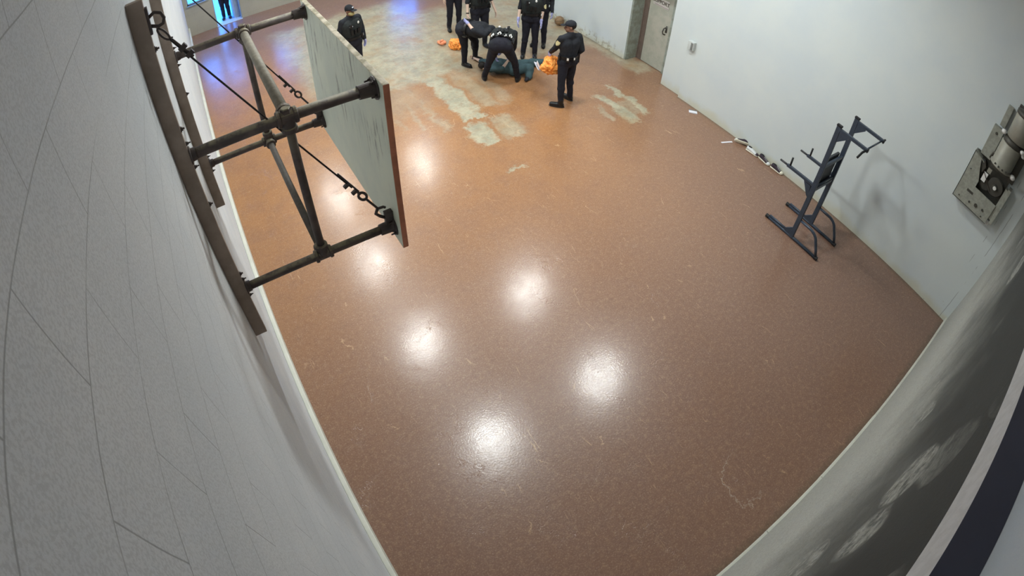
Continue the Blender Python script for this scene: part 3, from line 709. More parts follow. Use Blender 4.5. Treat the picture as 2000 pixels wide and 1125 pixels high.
# upper bracket and conduit box
bm = BM(); box(bm, (8.30, 0.34, 2.80), (8.40, 0.53, 3.32), bevel=0.004); ub = P('upper_bracket', bm, M_OPER, mo)
bm = BM(); lathe(bm, [(0.022, 0), (0.022, 0.01)], (8.30, 0.44, 3.22), (-1, 0, 0), 12); P('bolt_hole', bm, M_OPERD, ub)
bm = BM(); tube(bm, [(8.31, 0.36, 2.84), (8.29, 0.34, 2.95), (8.28, 0.30, 2.98)], 0.02, 8); P('conduit_elbow', bm, M_OPERD, mo, True)
bm = BM(); box(bm, (8.32, 0.36, 3.36), (8.40, 0.46, 3.72), bevel=0.01); P('top_bracket', bm, M_OPER, mo)
# lower and upper motor drums (upright cylinders)
CX, CY = 8.17, 0.14
bm = BM(); lathe(bm, [(0.02, 2.86), (0.10, 2.865), (0.185, 2.875), (0.205, 2.885), (0.205, 2.905), (0.185, 2.915), (0.185, 3.27), (0.17, 3.285), (0.08, 3.29)], (CX, CY, 0), (0, 0, 1), 36); dr = P('motor_drum', bm, M_MOTOR, mo, True)
for k in range(8):
    an = math.radians(150 + k * 22); bm = BM(); c = (CX + 0.19 * math.cos(an), CY + 0.19 * math.sin(an))
    box(bm, (c[0] - 0.014, c[1] - 0.014, 2.905), (c[0] + 0.014, c[1] + 0.014, 2.93)); P('vent', bm, M_OPERD, dr)
bm = BM(); lathe(bm, [(0.17, 3.285), (0.172, 3.30), (0.172, 3.36), (0.14, 3.37)], (CX, CY, 0), (0, 0, 1), 32); P('drum_collar', bm, M_OPERD, mo, True)
bm = BM(); lathe(bm, [(0.14, 3.37), (0.175, 3.385), (0.175, 3.76), (0.16, 3.78)], (CX, CY - 0.02, 0), (0, 0, 1), 36); P('upper_drum', bm, M_MOTOR, mo, True)
bm = BM(); lathe(bm, [(0.178, 3.76), (0.185, 3.77), (0.185, 3.82), (0.10, 3.85)], (CX, CY - 0.02, 0), (0, 0, 1), 32); P('drum_cap', bm, M_OPERD, mo, True)
bm = BM(); box(bm, (8.28, -0.16, 2.75), (8.40, 0.30, 3.85)); P('mounting_plate', bm, M_OPERD, mo)
for c, r in (((8.12, -0.10, 2.90), 0.05), ((8.10, 0.34, 3.38), 0.045), ((8.05, -0.05, 3.33), 0.04), ((8.14, -0.09, 3.27), 0.04)):
    bm = BM(); ell(bm, c, r, r, r * 0.8, seg=12); P('white_cap', bm, M_LABELW, mo, True)

# call box by the door, loose things on the floor
cbx = thing('call_box', 'small pale wall box with a grey front beside the grey door', 'wall box', (8.4, 6.28, 1.25))
cy = 6.28
bm = BM(); box(bm, (8.32, cy - 0.075, 1.17), (8.40, cy + 0.075, 1.36), bevel=0.01); P('housing', bm, M_BOXW, cbx)
bm = BM(); box(bm, (8.314, cy - 0.06, 1.185), (8.322, cy - 0.01, 1.34)); P('front_panel', bm, M_BOXD, cbx)

# ball lying by the wall
bl = thing('ball', 'tan rubber ball with dark seams on the floor against the right wall', 'ball', (8.33, 10.45, 0))
bm = BM(); ell(bm, (8.33, 10.45, 0.125), 0.125, 0.125, 0.125, seg=28); P('shell', bm, M_BALL, bl, True)
bm = BM()
for ax in (Vector((1, 0.2, 0.1)), Vector((0.1, 1, 0.3)), Vector((0, 0.3, 1))):
    x, y, d = frame(ax)
    tube(bm, [Vector((8.33, 10.45, 0.125)) + (x * math.cos(t) + y * math.sin(t)) * 0.1245 for t in [k * math.pi / 16 for k in range(33)]], 0.0035, 6)
P('seams', bm, M_BALLD, bl, True)

# ------------------------------------------------------------------ shoes
def shoe(c, yaw, label, upper, cap, tip=0.0, kind='sneaker', roll=0.0):
    L = 0.29
    t = thing('shoe', label, 'shoe', (c[0], c[1], 0), 'shoes along the right wall')
    R = Matrix.Translation(Vector(c)) @ Matrix.Rotation(yaw, 4, 'Z') @ Matrix.Rotation(tip, 4, 'Y') @ Matrix.Rotation(roll, 4, 'X')
    def ring(bm, y, w, z0, z1, k=14):
        return [bm.verts.new(R @ Vector((w * math.cos(a), y, (z0 + z1) / 2 + (z1 - z0) / 2 * math.sin(a)))) for a in [2 * math.pi * j / k for j in range(k)]]
    def loft(st):
        bm = BM(); rs = [ring(bm, *s) for s in st]
        for A, B in zip(rs, rs[1:]):
            for j in range(len(A)): bm.faces.new((A[j], A[(j + 1) % len(A)], B[(j + 1) % len(A)], B[j]))
        bm.faces.new(rs[0][::-1]); bm.faces.new(rs[-1]); return bm
    P('sole', loft([(-0.145, 0.015, 0.008, 0.024), (-0.135, 0.036, 0, 0.034), (-0.06, 0.040, 0, 0.032), (0.0, 0.041, 0, 0.030), (0.07, 0.050, 0, 0.030), (0.12, 0.042, 0, 0.032), (0.145, 0.014, 0.01, 0.024)]), M_RUBW, t, True)
    P('upper', loft([(-0.138, 0.015, 0.03, 0.07), (-0.125, 0.032, 0.018, 0.105), (-0.08, 0.035, 0.018, 0.110), (-0.03, 0.036, 0.018, 0.100), (0.02, 0.041, 0.018, 0.078), (0.07, 0.045, 0.018, 0.058), (0.095, 0.040, 0.018, 0.05)]), upper, t, True)
    P('toe_cap', loft([(0.085, 0.043, 0.017, 0.055), (0.11, 0.041, 0.017, 0.052), (0.13, 0.030, 0.018, 0.044), (0.141, 0.012, 0.02, 0.034)]), cap, t, True)
    bm = BM()
    for k in range(4):
        y = -0.005 + k * 0.022; z = 0.098 - k * 0.012
        tube(bm, [R @ Vector((-0.022, y, z - 0.008)), R @ Vector((0, y + 0.004, z + 0.004)), R @ Vector((0.022, y, z - 0.008))], 0.0035, 6)
    P('laces', bm, M_SHOEW, t, True)
    bm = BM(); ell(bm, R @ Vector((0, -0.075, 0.104)), 0.024, 0.045, 0.010, [(R.to_3x3() @ Vector(v)) for v in ((1, 0, 0), (0, 1, 0), (0, 0, 1))], 14); P('opening', bm, M_GRIP, t, True)
shoe((8.30, 4.52, 0.045), 0.6, 'sneaker tipped on its side with pale sole showing, beside the white strip', M_SHOEB, M_SHOEW, tip=1.2)
shoe((8.30, 4.22, 0.0), math.pi + 0.15, 'white and black sneaker behind the tipped one along the right wall', M_SHOEW, M_SHOEB)
shoe((8.32, 3.93, 0.0), math.pi - 0.1, 'dark canvas shoe with white toe and a strap trailing on the floor', M_SHOEB, M_SHOEW)
shoe((8.33, 3.62, 0.0), math.pi + 0.08, 'dark canvas shoe with cream toe, nearest to the exercise station', M_SHOEB, M_RUBW)
bm = BM(); box(bm, (-0.13, -0.018, 0), (0.13, 0.018, 0.006), Matrix.Translation((8.07, 4.695, 0.001)) @ Matrix.Rotation(-0.3, 4, 'Z'))
def tag_mesh(name, bm, mat, label, cat, smooth=False, group=None):
    co = [v.co.copy() for v in bm.verts]
    c = sum(co, Vector()) / len(co); c.z = min(v.z for v in co)
    bmesh.ops.translate(bm, verts=bm.verts, vec=-c)
    o = mesh_obj(name, bm, mat, smooth=smooth); o.location = c; o['label'] = label; o['category'] = cat
    if group: o['group'] = group
    return o
tag_mesh('paper_strip', bm, M_PAPER, 'thin white strip lying on the floor beside the tipped shoe', 'paper strip')
pb = thing('booklet', 'small pale booklet at the foot of the right wall below the call box', 'booklet', (8.22, 5.76, 0))
MT = Matrix.Translation((8.235, 5.765, 0.0)) @ Matrix.Rotation(-0.75, 4, 'Z')
bm = BM(); box(bm, (-0.085, -0.055, 0.001), (0.085, 0.03, 0.022), MT, 0.002); P('cover', bm, M_PAPER, pb)
bm = BM(); box(bm, (-0.085, 0.03, 0.001), (0.085, 0.05, 0.03), MT, 0.002); P('spine', bm, M_BOXD, pb)

# ------------------------------------------------------------------ crumpled cloth
def crumple(c, rx, ry, rz, seed, vox=0.012, amp=0.04, floor=None):
    bm = BM(); bmesh.ops.create_icosphere(bm, subdivisions=5, radius=1.0)
    so = Vector((seed * 3.1, seed * 1.7, seed))
    for v in bm.verts:
        q = v.co.normalized()
        a = 1 - abs(noise.noise(q * 2.1 + so)) * 1.6; b = 1 - abs(noise.noise(q * 4.6 + so)) * 2
        f = 0.72 + 0.38 * a * 0.8 + 0.16 * b + 0.35 * noise.noise(q * 1.3 + so)
        v.co = Vector((q.x * rx * f, q.y * ry * f, q.z * rz * f)) + Vector(c)
        if floor is not None and v.co.z < floor: v.co.z = floor
    return bm
tag_mesh('garment', crumple((5.40, 10.42, 0.07), 0.15, 0.20, 0.13, 3, floor=0.002), M_ORANGE, 'crumpled orange garment on the floor behind the bending officers', 'clothing', True)
bm = BM()
sp = []
for k in range(25):
    t = k / 24 * 2 * math.pi * 0.95 + 0.5; sp.append(Vector((5.19 + 0.065 * math.cos(t), 10.74 + 0.08 * math.sin(t), 0.055 + 0.012 * math.sin(3 * t))))
tube(bm, sp, 0.045, 12, rs=[0.03 + 0.012 * math.sin(k * 0.9) for k in range(25)])
tag_mesh('rolled_sock', bm, simple('pale_orange_knit', srgb(235, 150, 110), 0.8), 'small curled pale orange cloth on the floor left of the orange garment', 'clothing', True)

# ------------------------------------------------------------------ people
def human(name, label, J, fwd, outfit, head_dir=None, girth=1.0):
    """J: joints in world coordinates. Body is one continuous skin; clothing, cap and gear are children."""
    J = {k: Vector(v) for k, v in J.items()}
    fwd = Vector(fwd).normalized(); hd = Vector(head_dir if head_dir else fwd).normalized()
    base = J['root']
    root = thing(name, label, 'person', (base.x, base.y, 0))
    g = girth
    skin = outfit.get('skin', M_SKIN)
    side = (J['shr'] - J['shl']).normalized(); hs_ = (J['hipr'] - J['hipl']).normalized()
    tdir = (J['neck'] - J['pelvis']).normalized()
    tf = tdir.cross(side).normalized()
    chest = J['pelvis'].lerp(J['neck'], 0.68); waist = J['pelvis'].lerp(J['neck'], 0.28)
    def trunk(bm, e):
        cone(bm, J['hipl'] + Vector((0, 0, 0.02)), J['hipr'] + Vector((0, 0, 0.02)), 0.105 * g + e, 0.105 * g + e)
        for s in (-1, 1):
            cone(bm, J['pelvis'] + hs_ * s * 0.055, waist + side * s * 0.055, 0.115 * g + e, 0.105 * g + e)
            cone(bm, waist + side * s * 0.055, chest + side * s * 0.085, 0.105 * g + e, 0.115 * g + e)
        sl = J['shl'].lerp(J['shr'], 0.12); sr = J['shr'].lerp(J['shl'], 0.12)
        cone(bm, chest - side * 0.085, sl, 0.115 * g + e, 0.06 + e); cone(bm, chest + side * 0.085, sr, 0.115 * g + e, 0.06 + e)
        cone(bm, sl, J['neck'], 0.06 + e, 0.05 + e); cone(bm, sr, J['neck'], 0.06 + e, 0.05 + e)
    def arm(bm, s, e, upto=2):
        sh, el, wr = J['sh' + s], J['el' + s], J['wr' + s]
        cone(bm, sh, el, 0.056 + e, 0.043 + e)
        if upto == 2: cone(bm, el, wr, 0.043 + e, 0.029 + e)
        else: cone(bm, el, el.lerp(sh, 0.05), 0.045 + e, 0.05 + e)
    def leg(bm, s, e):
        cone(bm, J['hip' + s], J['kn' + s], 0.092 * g + e, 0.06 + e); cone(bm, J['kn' + s], J['an' + s], 0.058 + e, 0.042 + e)
        calf = J['kn' + s].lerp(J['an' + s], 0.3); cone(bm, calf, calf + Vector((0, 0, 0.02)), 0.06 + e, 0.06 + e)
    def hand(bm, s, e=0.0):
        wr = J['wr' + s]; d = J['ha' + s] - wr; d.normalize()
        inward = (-side if s == 'r' else side)
        x = (inward - d * inward.dot(d)).normalized()      # palm normal, towards the body
        y = d.cross(x).normalized()
        if y.dot(tf) < 0: y = -y                          # thumb side
        cone(bm, wr - d * 0.01, wr + d * 0.03, 0.027 + e, 0.026 + e)
        ell(bm, wr + d * 0.058, 0.016 + e, 0.042 + e, 0.050 + e, (x, y, d), 14)
        for k, (off, L) in enumerate(((0.030, 0.072), (0.010, 0.082), (-0.010, 0.076), (-0.029, 0.060))):
            a = wr + d * (0.098 - abs(k - 1.3) * 0.004) + y * off
            b = a + (d * 0.95 + x * 0.25 + y * off * 1.5).normalized() * L * 0.5
            c = b + (d * 0.75 + x * 0.65).normalized() * L * 0.5
            cone(bm, a, b, 0.0095 + e, 0.0088 + e, 8); cone(bm, b, c, 0.0088 + e, 0.0075 + e, 8)
        a = wr + d * 0.035 + y * 0.034; b = a + (d * 0.7 + y * 0.7 + x * 0.2).normalized() * 0.038; c = b + (d * 0.95 + y * 0.15 + x * 0.3).normalized() * 0.032
        cone(bm, a, b, 0.013 + e, 0.0105 + e, 8); cone(bm, b, c, 0.0105 + e, 0.009 + e, 8)
    # ---- body
    bm = BM(); trunk(bm, -0.012)
    for s in 'lr': arm(bm, s, -0.004); leg(bm, s, -0.012); hand(bm, s)
    for s in 'lr':
        an = J['an' + s]; toe = J['to' + s]; f = (toe - an); f.z = 0; f.normalize(); cone(bm, Vector((an.x, an.y, 0.06)), Vector((toe.x, toe.y, 0.045)) - f * 0.03, 0.032, 0.026)
        cone(bm, an, Vector((an.x, an.y, 0.06)) if an.z > 0.06 else an, 0.04, 0.034)
    hc = J['head']; up = (hc - J['neck']).normalized()
    up = (up * 0.4 + Vector(outfit.get('head_up', (0, 0, 1))) * 0.6).normalized()
    hf = (hd - up * hd.dot(up)).normalized(); hx = hf.cross(up).normalized()
    B3 = (hx, hf, up)
    cone(bm, J['neck'] - tdir * 0.03, hc - up * 0.05 - hf * 0.015, 0.058, 0.052)
    ell(bm, hc + up * 0.025 - hf * 0.008, 0.074, 0.094, 0.088, B3)
    ell(bm, hc - up * 0.045 + hf * 0.022, 0.056, 0.066, 0.066, B3)
    ell(bm, hc - up * 0.088 + hf * 0.055, 0.024, 0.024, 0.022, B3, 10)       # chin
    cone(bm, hc + up * 0.005 + hf * 0.088, hc - up * 0.028 + hf * 0.104, 0.009, 0.014, 8)   # nose
    ell(bm, hc - up * 0.055 + hf * 0.086, 0.024, 0.012, 0.010, B3, 10)       # lips
    ell(bm, hc + up * 0.022 + hf * 0.080, 0.052, 0.014, 0.010, B3, 10)       # brow
    for s in (-1, 1): ell(bm, hc - up * 0.01 + hx * s * 0.077 - hf * 0.008, 0.011, 0.020, 0.030, B3, 10)
    b = remesh(bm, 0.0085, 2, floor=0.0)
    P('body', b, skin, root, True)
    body = [o for o in root.children][0]
    for s in (-1, 1):
        bm = BM(); ell(bm, hc + hx * s * 0.031 + hf * 0.081 + up * 0.004, 0.013, 0.008, 0.007, B3, 10); P('eye', bm, M_HAIR, body, True)
    # ---- clothing
    top = outfit.get('top'); sleeve = outfit.get('sleeve', 'long')
    tm = outfit.get('top_mat', M_UNI); bmx = outfit.get('trouser_mat', M_UNI2)
    bm = BM(); trunk(bm, 0.008)
    for s in 'lr': arm(bm, s, 0.012, 2 if sleeve == 'long' else 1)
    cone(bm, J['neck'] - tdir * 0.02, J['neck'] + tdir * 0.02, 0.07, 0.066)
    P('shirt', remesh(bm, 0.012, 3, 0.007, 9, floor=0.002), tm, root, True)
    bm = BM()
    for s in 'lr': leg(bm, s, 0.012 + outfit.get('baggy', 0.0))
    cone(bm, J['hipl'], J['hipr'], 0.118 * g, 0.118 * g); cone(bm, J['pelvis'] - hs_ * 0.05, J['pelvis'] - hs_ * 0.05 + tdir * 0.08, 0.128 * g, 0.12 * g); cone(bm, J['pelvis'] + hs_ * 0.05, J['pelvis'] + hs_ * 0.05 + tdir * 0.08, 0.128 * g, 0.12 * g)
    P('trousers', remesh(bm, 0.012, 3, 0.008, 8, floor=0.004), bmx, root, True)
    if outfit.get('vest'):
        bm = BM()
        for s in (-1, 1):
            cone(bm, waist + side * s * 0.06 + tdir * 0.02, chest + side * s * 0.085, 0.105 * g + 0.034, 0.115 * g + 0.03)
            cone(bm, chest + side * s * 0.085, J['neck'].lerp(J['shr'] if s > 0 else J['shl'], 0.5) - tdir * 0.01, 0.12 * g + 0.02, 0.062)
        ve = P('vest', remesh(bm, 0.012, 3, 0.003, 14), M_VEST, root, True)
        front = tf if not outfit.get('vest_back') else -tf
        r0 = 0.115 * g + 0.028
        for (u, v, wd, ht) in ((-0.08, -0.10, 0.06, 0.10), (0.0, -0.11, 0.05, 0.10), (0.08, -0.10, 0.05, 0.11), (0.09, 0.02, 0.05, 0.09)):
            c = chest + side * u + tdir * v + front * (r0 - 0.004 + 0.012)
            bm = BM(); box(bm, (-wd / 2, -0.02, -ht / 2), (wd / 2, 0.02, ht / 2), Matrix.Translation(c) @ Matrix((side, front, tdir)).transposed().to_4x4(), 0.006); P('pouch', bm, M_BELT, ve)
        c = chest + side * outfit.get('badge_side', -0.09) + tdir * 0.07 + front * (r0 + 0.004)
        bm = BM(); ell(bm, c, 0.022, 0.006, 0.030, (side, front, tdir), 12); P('badge', bm, M_CHROME, ve, True)
        c = chest - side * outfit.get('badge_side', -0.09) * 0.9 + tdir * 0.02 + front * (r0 + 0.004)
        bm = BM(); box(bm, (-0.035, -0.004, -0.01), (0.035, 0.004, 0.01), Matrix.Translation(c) @ Matrix((side, front, tdir)).transposed().to_4x4()); P('name_strip', bm, M_WHITEP, ve)
    # ---- sleeve patches
    for s in outfit.get('patches', ''):
        out = ((side if s == 'r' else -side) + tf * outfit.get('patch_turn', 0.0)).normalized()
        c = J['sh' + s].lerp(J['el' + s], outfit.get('patch_t', 0.33)); ad = (J['el' + s] - J['sh' + s]).normalized(); out = (out - ad * out.dot(ad)).normalized()
        bm = BM(); c2 = c + out * 0.076; q = ad.cross(out)
        pts = [(-0.036, -0.045), (0.036, -0.045), (0.042, 0.0), (0.03, 0.035), (0.0, 0.055), (-0.03, 0.035), (-0.042, 0.0)]
        A = [bm.verts.new(c2 + q * a + ad * b_ - out * (abs(a) * 0.35)) for a, b_ in pts]; Bv = [bm.verts.new(v.co + out * 0.006) for v in A]
        bm.faces.new(A); bm.faces.new(Bv[::-1])
        for k in range(len(A)): bm.faces.new((A[k], A[(k + 1) % len(A)], Bv[(k + 1) % len(A)], Bv[k]))
        P('shoulder_patch', bm, M_GOLD, root)
    # ---- boots
    if outfit.get('boots', True):
        for s in 'lr':
            an = J['an' + s]; toe = J['to' + s]; f = (toe - an); f.z = 0; f.normalize(); qx = f.cross(Vector((0, 0, 1)))
            up_off = outfit.get('boot_dir')
            bm = BM()
            cone(bm, an + Vector((0, 0, 0.05)), Vector((an.x, an.y, max(an.z - 0.03, 0.06))), 0.056, 0.056)
            cone(bm, Vector((an.x, an.y, 0.055)) - f * 0.02, Vector((toe.x, toe.y, 0.045)) - f * 0.04, 0.050, 0.044)
            ell(bm, Vector((an.x, an.y, 0.03)) + f * 0.07, 0.05, 0.15, 0.032, (qx, f, Vector((0, 0, 1))), 18)
            bo = P('boot', remesh(bm, 0.009, 2, floor=0.0), M_BOOT, root, True)
            bm = BM(); ell(bm, Vector((an.x, an.y, 0.012)) + f * 0.07, 0.052, 0.155, 0.012, (qx, f, Vector((0, 0, 1))), 20)
            P('boot_sole', bm, M_GRIP, bo, True)
    if not outfit.get('boots', True):
        for s in 'lr':
            bm = BM(); sa = (J['an' + s] - J['kn' + s]).normalized(); cone(bm, J['an' + s] - sa * 0.06, J['an' + s], 0.052, 0.048)
            cone(bm, J['an' + s], J['to' + s], 0.048, 0.036); P('sock', remesh(bm, 0.01, 2, floor=0.003), M_UNI, root, True)
    if outfit.get('gloves'):
        for s in outfit['gloves']:
            bm = BM(); hand(bm, s, 0.0035); fa = (J['wr' + s] - J['el' + s]).normalized(); cone(bm, J['wr' + s] - fa * 0.045, J['wr' + s] - fa * 0.01, 0.037, 0.033)
            P('glove', remesh(bm, 0.006, 1), M_GLOVE, root, True)
    for s in outfit.get('watch', ''):
        fa = (J['wr' + s] - J['el' + s]).normalized(); bm = BM(); lathe(bm, [(0.034, -0.012), (0.036, -0.01), (0.036, 0.01), (0.034, 0.012)], J['wr' + s] - fa * 0.035, fa, 16); P('watch', bm, M_BELT, root, True)
    # ---- duty belt
    if outfit.get('belt', True):
        bm = BM(); bc = J['pelvis'] + tdir * 0.09; rx, ry = (0.165 * g + 0.018), (0.118 * g + 0.028)
        N = 36; rings = []
        for k in range(N):
            a = 2 * math.pi * k / N; o = side * math.cos(a) * rx + tf * math.sin(a) * ry; on = o.normalized()
            rings.append([bm.verts.new(bc + o + on * dx + tdir * dz) for dx, dz in ((-0.012, -0.026), (0.006, -0.026), (0.006, 0.026), (-0.012, 0.026))])
        for k in range(N):
            A = rings[k]; Bq = rings[(k + 1) % N]
            for j in range(4): bm.faces.new((A[j], A[(j + 1) % 4], Bq[(j + 1) % 4], Bq[j]))
        be = P('duty_belt', bm, M_BELT, root)
        for (deg, wd, ht, kind) in outfit.get('gear', ((-12, 0.05, 0.09, 'pouch'), (195, 0.06, 0.16, 'holster'), (150, 0.05, 0.10, 'radio'), (40, 0.05, 0.08, 'pouch'))):
            a = math.radians(deg); o = side * math.cos(a) * rx + tf * math.sin(a) * ry; on = o.normalized(); tq = tdir.cross(on).normalized()
            c = bc + o + on * 0.022 - tdir * (ht / 2 - 0.04)
            M = Matrix.Translation(c) @ Matrix((tq, on, tdir)).transposed().to_4x4()
            bm = BM(); box(bm, (-wd / 2, -0.02, -ht / 2), (wd / 2, 0.02, ht / 2), M, 0.008)
            po = P('holster' if kind == 'holster' else 'belt_pouch', bm, M_BELT, be)
            if kind == 'cuffs':
                bm = BM(); ctr = c + on * 0.028
                tube(bm, [ctr + (tq * math.cos(t) * 0.030 + tdir * (math.sin(t) * 0.036 - 0.008)) for t in [k * math.pi / 9 - 0.9 for k in range(16)]], 0.010, 8)
                tube(bm, [ctr + tdir * 0.03, ctr + tdir * 0.06], 0.009, 8)
                P('handcuffs', bm, M_CHROME, be, True, 'bright steel handcuffs')
            if kind == 'radio':
                bm = BM(); box(bm, (-wd * 0.3, 0.018, -ht * 0.1), (wd * 0.3, 0.026, ht * 0.4), M, 0.003); P('radio_face', bm, M_CHROME, be)
            if kind == 'keys':
                bm = BM()
                for j in range(4):
                    q = c + on * 0.024 - tdir * (0.01 + j * 0.022) + tq * random.uniform(-0.018, 0.018)
                    ell(bm, q, 0.011, 0.008, 0.014, (tq, on, tdir), 8)
                P('key_ring', bm, M_CHROME, be, True)
    # ---- headwear, hair, mask
    if outfit.get('cap'):
        bm = BM(); ell(bm, hc + up * 0.045 - hf * 0.008, 0.084, 0.105, 0.085, B3, 20)
        for v in list(bm.verts):
            h = (v.co - hc).dot(up)
            if h < 0.028: v.co += up * (0.028 - h)
        tmp = [v for v in bm.verts]
        n0 = len(bm.verts)
        ell(bm, hc + up * 0.034 + hf * 0.120, 0.066, 0.062, 0.006, B3, 16)
        ell(bm, hc + up * 0.131 - hf * 0.008, 0.008, 0.008, 0.005, B3, 8)
        cp = P('cap', bm, M_UNI, root, True)
        if outfit['cap'] == 'badge':
            bm = BM(); ell(bm, hc + up * 0.085 + hf * 0.082 - hx * 0.01, 0.022, 0.010, 0.016, B3, 10); P('cap_badge', bm, M_WHITEP, cp, True)
    if outfit.get('hair', True):
        bm = BM(); ell(bm, hc + up * 0.03 - hf * 0.022, 0.080, 0.092, 0.088, B3, 20)
        for v in bm.verts:
            r = v.co - hc
            if r.dot(hf) > 0.045 and r.dot(up) < 0.075: v.co -= hf * (r.dot(hf) - 0.045)
            if r.dot(up) < -0.045: v.co += up * (-0.045 - r.dot(up))
        P('hair', bm, outfit.get('hair_mat', M_HAIR), root, True)
    if outfit.get('mask'):
        bm = BM(); ell(bm, hc - up * 0.050 + hf * 0.045, 0.066, 0.070, 0.050, B3, 18); P('face_mask', bm, M_MASK, root, True)
    return root, J

def standing(pos, yaw, h=1.78, lean=(0, 0), stance=0.13, arms=None, head_yaw=None, feet=None):
    """default standing joints; yaw is the facing angle (radians, 0 = +y, positive turns to -x)"""
    k = h / 1.78; c, s = math.cos(yaw), math.sin(yaw)
    def W(x, y, z): return Vector((pos[0] + (x * c - y * s) * k, pos[1] + (x * s + y * c) * k, z * k))
    lx, ly = lean
    J = dict(root=W(0, 0, 0), pelvis=W(0, 0, 0.97), neck=W(lx, ly, 1.49), head=W(lx * 1.1, ly + 0.03, 1.65),
             hipl=W(-0.092, 0, 0.93), hipr=W(0.092, 0, 0.93), shl=W(-0.19 + lx, ly, 1.44), shr=W(0.19 + lx, ly, 1.44),
             knl=W(-stance * 0.92, 0.02, 0.50), knr=W(stance * 0.92, 0.02, 0.50), anl=W(-stance, -0.03, 0.10), anr=W(stance, -0.03, 0.10),
             tol=W(-stance - 0.03, 0.17, 0.03), tor=W(stance + 0.03, 0.17, 0.03),
             ell=W(-0.25 + lx, ly - 0.03, 1.15), elr=W(0.25 + lx, ly - 0.03, 1.15), wrl=W(-0.27 + lx, ly + 0.08, 0.90), wrr=W(0.27 + lx, ly + 0.08, 0.90))
    if arms:
        for kk, v in arms.items(): J[kk] = W(*v)
    for sd in 'lr':
        if 'ha' + sd not in J: J['ha' + sd] = J['wr' + sd] + ((J['wr' + sd] - J['el' + sd]).normalized() + Vector((0, 0, -0.4))).normalized() * 0.1
    return J, W, Vector((-s, c, 0))

def yaw_of(x, y): return math.atan2(-x, y)
GEAR_BACK = ((-95, 0.05, 0.10, 'radio'), (-60, 0.04, 0.09, 'cuffs'), (-15, 0.06, 0.20, 'holster'), (185, 0.05, 0.09, 'pouch'))
# officer standing at the right with the orange bundle
J, W, f = standing((5.98, 7.15), yaw_of(0.08, 0.99), 1.74, lean=(0, 0.0), stance=0.15)
J.update(dict(ell=Vector((5.77, 7.28, 1.18)), wrl=Vector((5.83, 7.48, 1.00)), hal=Vector((5.83, 7.52, 0.90)),
              elr=Vector((6.23, 7.08, 1.14)), wrr=Vector((6.20, 7.26, 0.93)), har=Vector((6.16, 7.33, 0.86)),
              anl=Vector((5.83, 7.05, 0.10)), tol=Vector((5.68, 7.20, 0.03)), knl=Vector((5.84, 7.10, 0.50)),
              anr=Vector((6.16, 7.19, 0.10)), tor=Vector((6.12, 7.38, 0.03)), knr=Vector((6.12, 7.20, 0.50))))
human('person', 'person in black uniform and cap holding an orange bundle, seen from behind', J, f,
      dict(sleeve='long', cap=True, patches='l', patch_turn=-0.7, gloves='l', skin=M_SKIND, gear=((-120, 0.06, 0.10, 'radio'), (-88, 0.045, 0.09, 'radio'), (-12, 0.06, 0.20, 'holster'), (186, 0.05, 0.09, 'pouch'))), head_dir=(-0.85, 0.5, -0.12))
tag_mesh('garment_bundle', crumple((5.84, 7.44, 0.73), 0.19, 0.15, 0.17, 11), M_ORANGE, 'bright orange clothing bundle held in the gloved hand of the standing person at right', 'clothing', True)
bm = BM()
box(bm, (-0.12, -0.004, -0.09), (0.12, 0.004, 0.09), Matrix.Translation((5.66, 7.62, 0.66)) @ Matrix.Rotation(0.6, 4, 'Z') @ Matrix.Rotation(0.5, 4, 'Y') @ Matrix.Rotation(-0.7, 4, 'X'), 0.002)
box(bm, (-0.10, -0.003, -0.08), (0.10, 0.003, 0.08), Matrix.Translation((5.67, 7.61, 0.68)) @ Matrix.Rotation(0.9, 4, 'Z') @ Matrix.Rotation(0.2, 4, 'Y') @ Matrix.Rotation(-0.5, 4, 'X'), 0.002)
tag_mesh('paper_bag', bm, M_PAPER, 'folded white paper bag held against the orange clothing bundle', 'paper bag')

# bending officer nearest the camera, back view
f = Vector((0.57, 0.82, 0)); r = Vector((0.82, -0.57, 0))
pel = Vector((5.25, 8.30, 0.93)); nk = pel + f * 0.50 + r * 0.05 + Vector((0, 0, 0.08))
J = dict(root=(5.40, 8.50, 0), pelvis=pel, neck=nk, head=nk + f * 0.13 + Vector((0, 0, -0.12)),
         hipl=pel - r * 0.10 + Vector((0, 0, -0.03)), hipr=pel + r * 0.10 + Vector((0, 0, -0.03)), shl=nk - r * 0.19 - Vector((0, 0, 0.03)), shr=nk + r * 0.19 - Vector((0, 0, 0.03)),
         knl=(5.14, 8.52, 0.50), knr=(5.56, 8.26, 0.50), anl=(5.13, 8.68, 0.10), anr=(5.68, 8.31, 0.10), tol=(5.20, 8.86, 0.03), tor=(5.82, 8.44, 0.03),
         ell=(5.42, 8.93, 0.64), elr=(5.80, 8.66, 0.62), wrl=(5.48, 8.86, 0.40), wrr=(5.72, 8.70, 0.38), hal=(5.50, 8.83, 0.30), har=(5.68, 8.71, 0.29))
human('person', 'bending person in black with handcuffs across the back of the belt', J, f,
      dict(sleeve='long', vest=True, vest_back=True, hair=True, gloves='lr', head_up=(0.45, 0.65, 0.6), gear=((-128, 0.06, 0.09, 'cuffs'), (-98, 0.06, 0.09, 'cuffs'), (-72, 0.05, 0.10, 'keys'), (-20, 0.06, 0.16, 'holster'), (-50, 0.05, 0.09, 'cuffs'))), head_dir=(0.4, 0.5, -0.75), girth=1.2)

